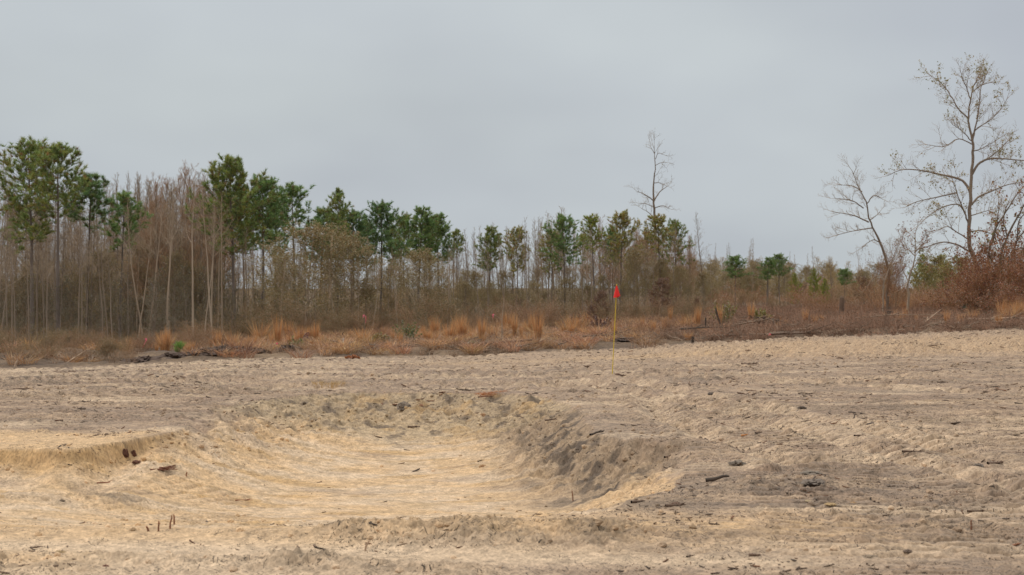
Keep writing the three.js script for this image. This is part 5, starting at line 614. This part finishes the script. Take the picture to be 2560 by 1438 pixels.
// survey ribbons
const pink = new THREE.MeshStandardMaterial({ color: col(0.85, 0.13, 0.2), roughness: 0.5, side: THREE.DoubleSide });
function ribbonGeo(pts, w) { const P = [], I = []; const n = pts.length; pts.forEach((p, i) => { const c = Math.cos(i * 0.6) * w, s = Math.sin(i * 0.6) * w * 0.6; for (const e of [-0.5, 0.5]) P.push(p[0] + c * e, p[1], p[2] + s * e + 0.001); for (const e of [0.5, -0.5]) P.push(p[0] + c * e, p[1], p[2] + s * e - 0.001); }); for (let i = 0; i < n - 1; i++) for (let k = 0; k < 4; k++) { const a = i * 4 + k, b = i * 4 + (k + 1) % 4; I.push(a, b, b + 4, a, b + 4, a + 4); } const g = new THREE.BufferGeometry(); g.setAttribute('position', new THREE.Float32BufferAttribute(P, 3)); g.setIndex(I); g.computeVertexNormals(); return g; }
function stem(name, label, X, d, pts, r, mat) { const x0 = px2x(X, d), y0 = H(x0, d), g = thing(name, label, 'sapling'); g.position.set(x0, y0, -d); const t = new TB(); t.tube([[0, -0.1, 0], ...pts.map(([a, b]) => [px2x(a, d) - x0, px2y(b, d) - y0, 0.02])], [r, ...pts.map((_, i) => r * (1 - 0.7 * (i + 1) / pts.length))], 6, BARK, rngOf(sseed++), 0.15); part('stem', t.geo(), mat, g); return { g, x0, y0 }; }
function ribbon(label, X0, Y0, d, pts, w) { const m = single('survey_ribbon', ribbonGeo(pts.map(([X, Y], i) => [px2x(X, d) - px2x(X0, d), px2y(Y, d) - px2y(Y0, d), 0.01 * (i % 2)]), w), pink, label, 'ribbon'); m.position.set(px2x(X0, d), px2y(Y0, d), -d + 0.03); return m; }
stem('marked_stem', 'thin stem tied with a drooping pink ribbon at the pine wood edge', 360, 45, [[361, 880], [364, 846], [366, 830]], 0.012, barkM); ribbon('crumpled pink ribbon on the stem beside the bright green seedling', 364, 846, 45, [[365, 846], [366, 852], [362, 858], [360, 864], [357, 868]], 0.06);
stem('marked_stem', 'thin stem with two pink tails above the dry grass stand', 911, 58, [[911, 840], [911, 800], [910, 780]], 0.012, barkM); ribbon('long pink ribbon tail hanging above the dry grass stand', 912, 790, 58, [[911, 789], [914, 791], [915, 800], [914, 808]], 0.045); ribbon('short pink ribbon tail beside the long one', 910, 788, 57.95, [[910, 787], [908, 790], [908, 795]], 0.045);
{ const s = stem('ribboned_sapling', 'bare grey sapling whose side branch carries a pink ribbon', 1255, 50, [[1255, 830], [1255, 800], [1258, 770], [1260, 740]], 0.02, barkPale), t = new TB(); t.tube([[px2x(1255, 50) - s.x0, px2y(800, 50) - s.y0, 0.02], [px2x(1245, 50) - s.x0, px2y(793, 50) - s.y0, 0.05], [px2x(1234, 50) - s.x0, px2y(786, 50) - s.y0, 0.06]], [0.01, 0.008, 0.005], 5, BARK, rngOf(7), 0.1); part('branch', t.geo(), barkPale, s.g); ribbon('pink ribbon hanging from the side branch of the grey sapling', 1233, 785, 50, [[1235, 785], [1232, 787], [1233, 792], [1232, 796]], 0.05); }
{ const d = 49, x = px2x(858, d), m = single('survey_stake', (() => { const s = new THREE.Shape([[-0.02, -0.15], [0.02, -0.15], [0.02, 0.26], [0, 0.29], [-0.02, 0.26]].map((p) => new THREE.Vector2(...p))); return new THREE.ExtrudeGeometry(s, { depth: 0.02, bevelEnabled: true, bevelSize: 0.002, bevelThickness: 0.002, bevelSegments: 1 }); })(), new THREE.MeshStandardMaterial({ color: col(0.6, 0.5, 0.4), roughness: 0.8 }), 'pale wooden survey stake before the grass stand', 'stake'); m.position.set(x, H(x, d) + 0.05, -d); }
{ const d = 48, x = px2x(1924, d), m = single('marker_scrap', lumpGeo(77, 0.045, 0.05, 0.03, [0.75, 0.06, 0.09], 0.5), vmat(1, 1, 1, 0.6), 'red marker scrap on the edge of rippled sand', 'marker'); m.position.set(x, H(x, d) + 0.12, -d); }
{ const d = 46, x = px2x(692, d), m = single('marker_scrap', lumpGeo(78, 0.03, 0.035, 0.02, [0.75, 0.1, 0.14], 0.5), vmat(1, 1, 1, 0.6), 'tiny pink marker scrap in dry grass near the dark dead clump', 'marker'); m.position.set(x, H(x, d) + 0.22, -d); }
// torn green plastic caught in the thicket
for (const [X, Y, w, h, c, label] of [[2412, 766, 9, 11, [0.35, 0.52, 0.4], 'pale green torn plastic at the thicket foot'], [2468, 765, 11, 8, [0.02, 0.3, 0.2], 'dark green torn plastic in the thicket'], [2525, 765, 11, 16, [0.02, 0.33, 0.2], 'larger dark green plastic hanging on a dark stem'], [2490, 758, 8, 6, [0.02, 0.28, 0.2], 'small green plastic shred in the thicket']]) { const d = 66.5, g = new THREE.BoxGeometry(w * d / FPX, h * d / FPX, 0.004, 8, 8, 1), p = g.attributes.position; for (let i = 0; i < p.count; i++) { const x = p.getX(i), y = p.getY(i); p.setXYZ(i, x + 0.04 * noise(x * 14 + X, y * 14), y + 0.04 * noise(x * 13, y * 13 + X), p.getZ(i) + 0.1 * noise(x * 9 + X, y * 9)); } g.computeVertexNormals(); const m = single('plastic_scrap', g, new THREE.MeshStandardMaterial({ color: col(...c), roughness: 0.45, side: THREE.DoubleSide }), label, 'plastic'); m.position.set(px2x(X, d), px2y(Y, d), -d); }

renderer.render(scene, camera);
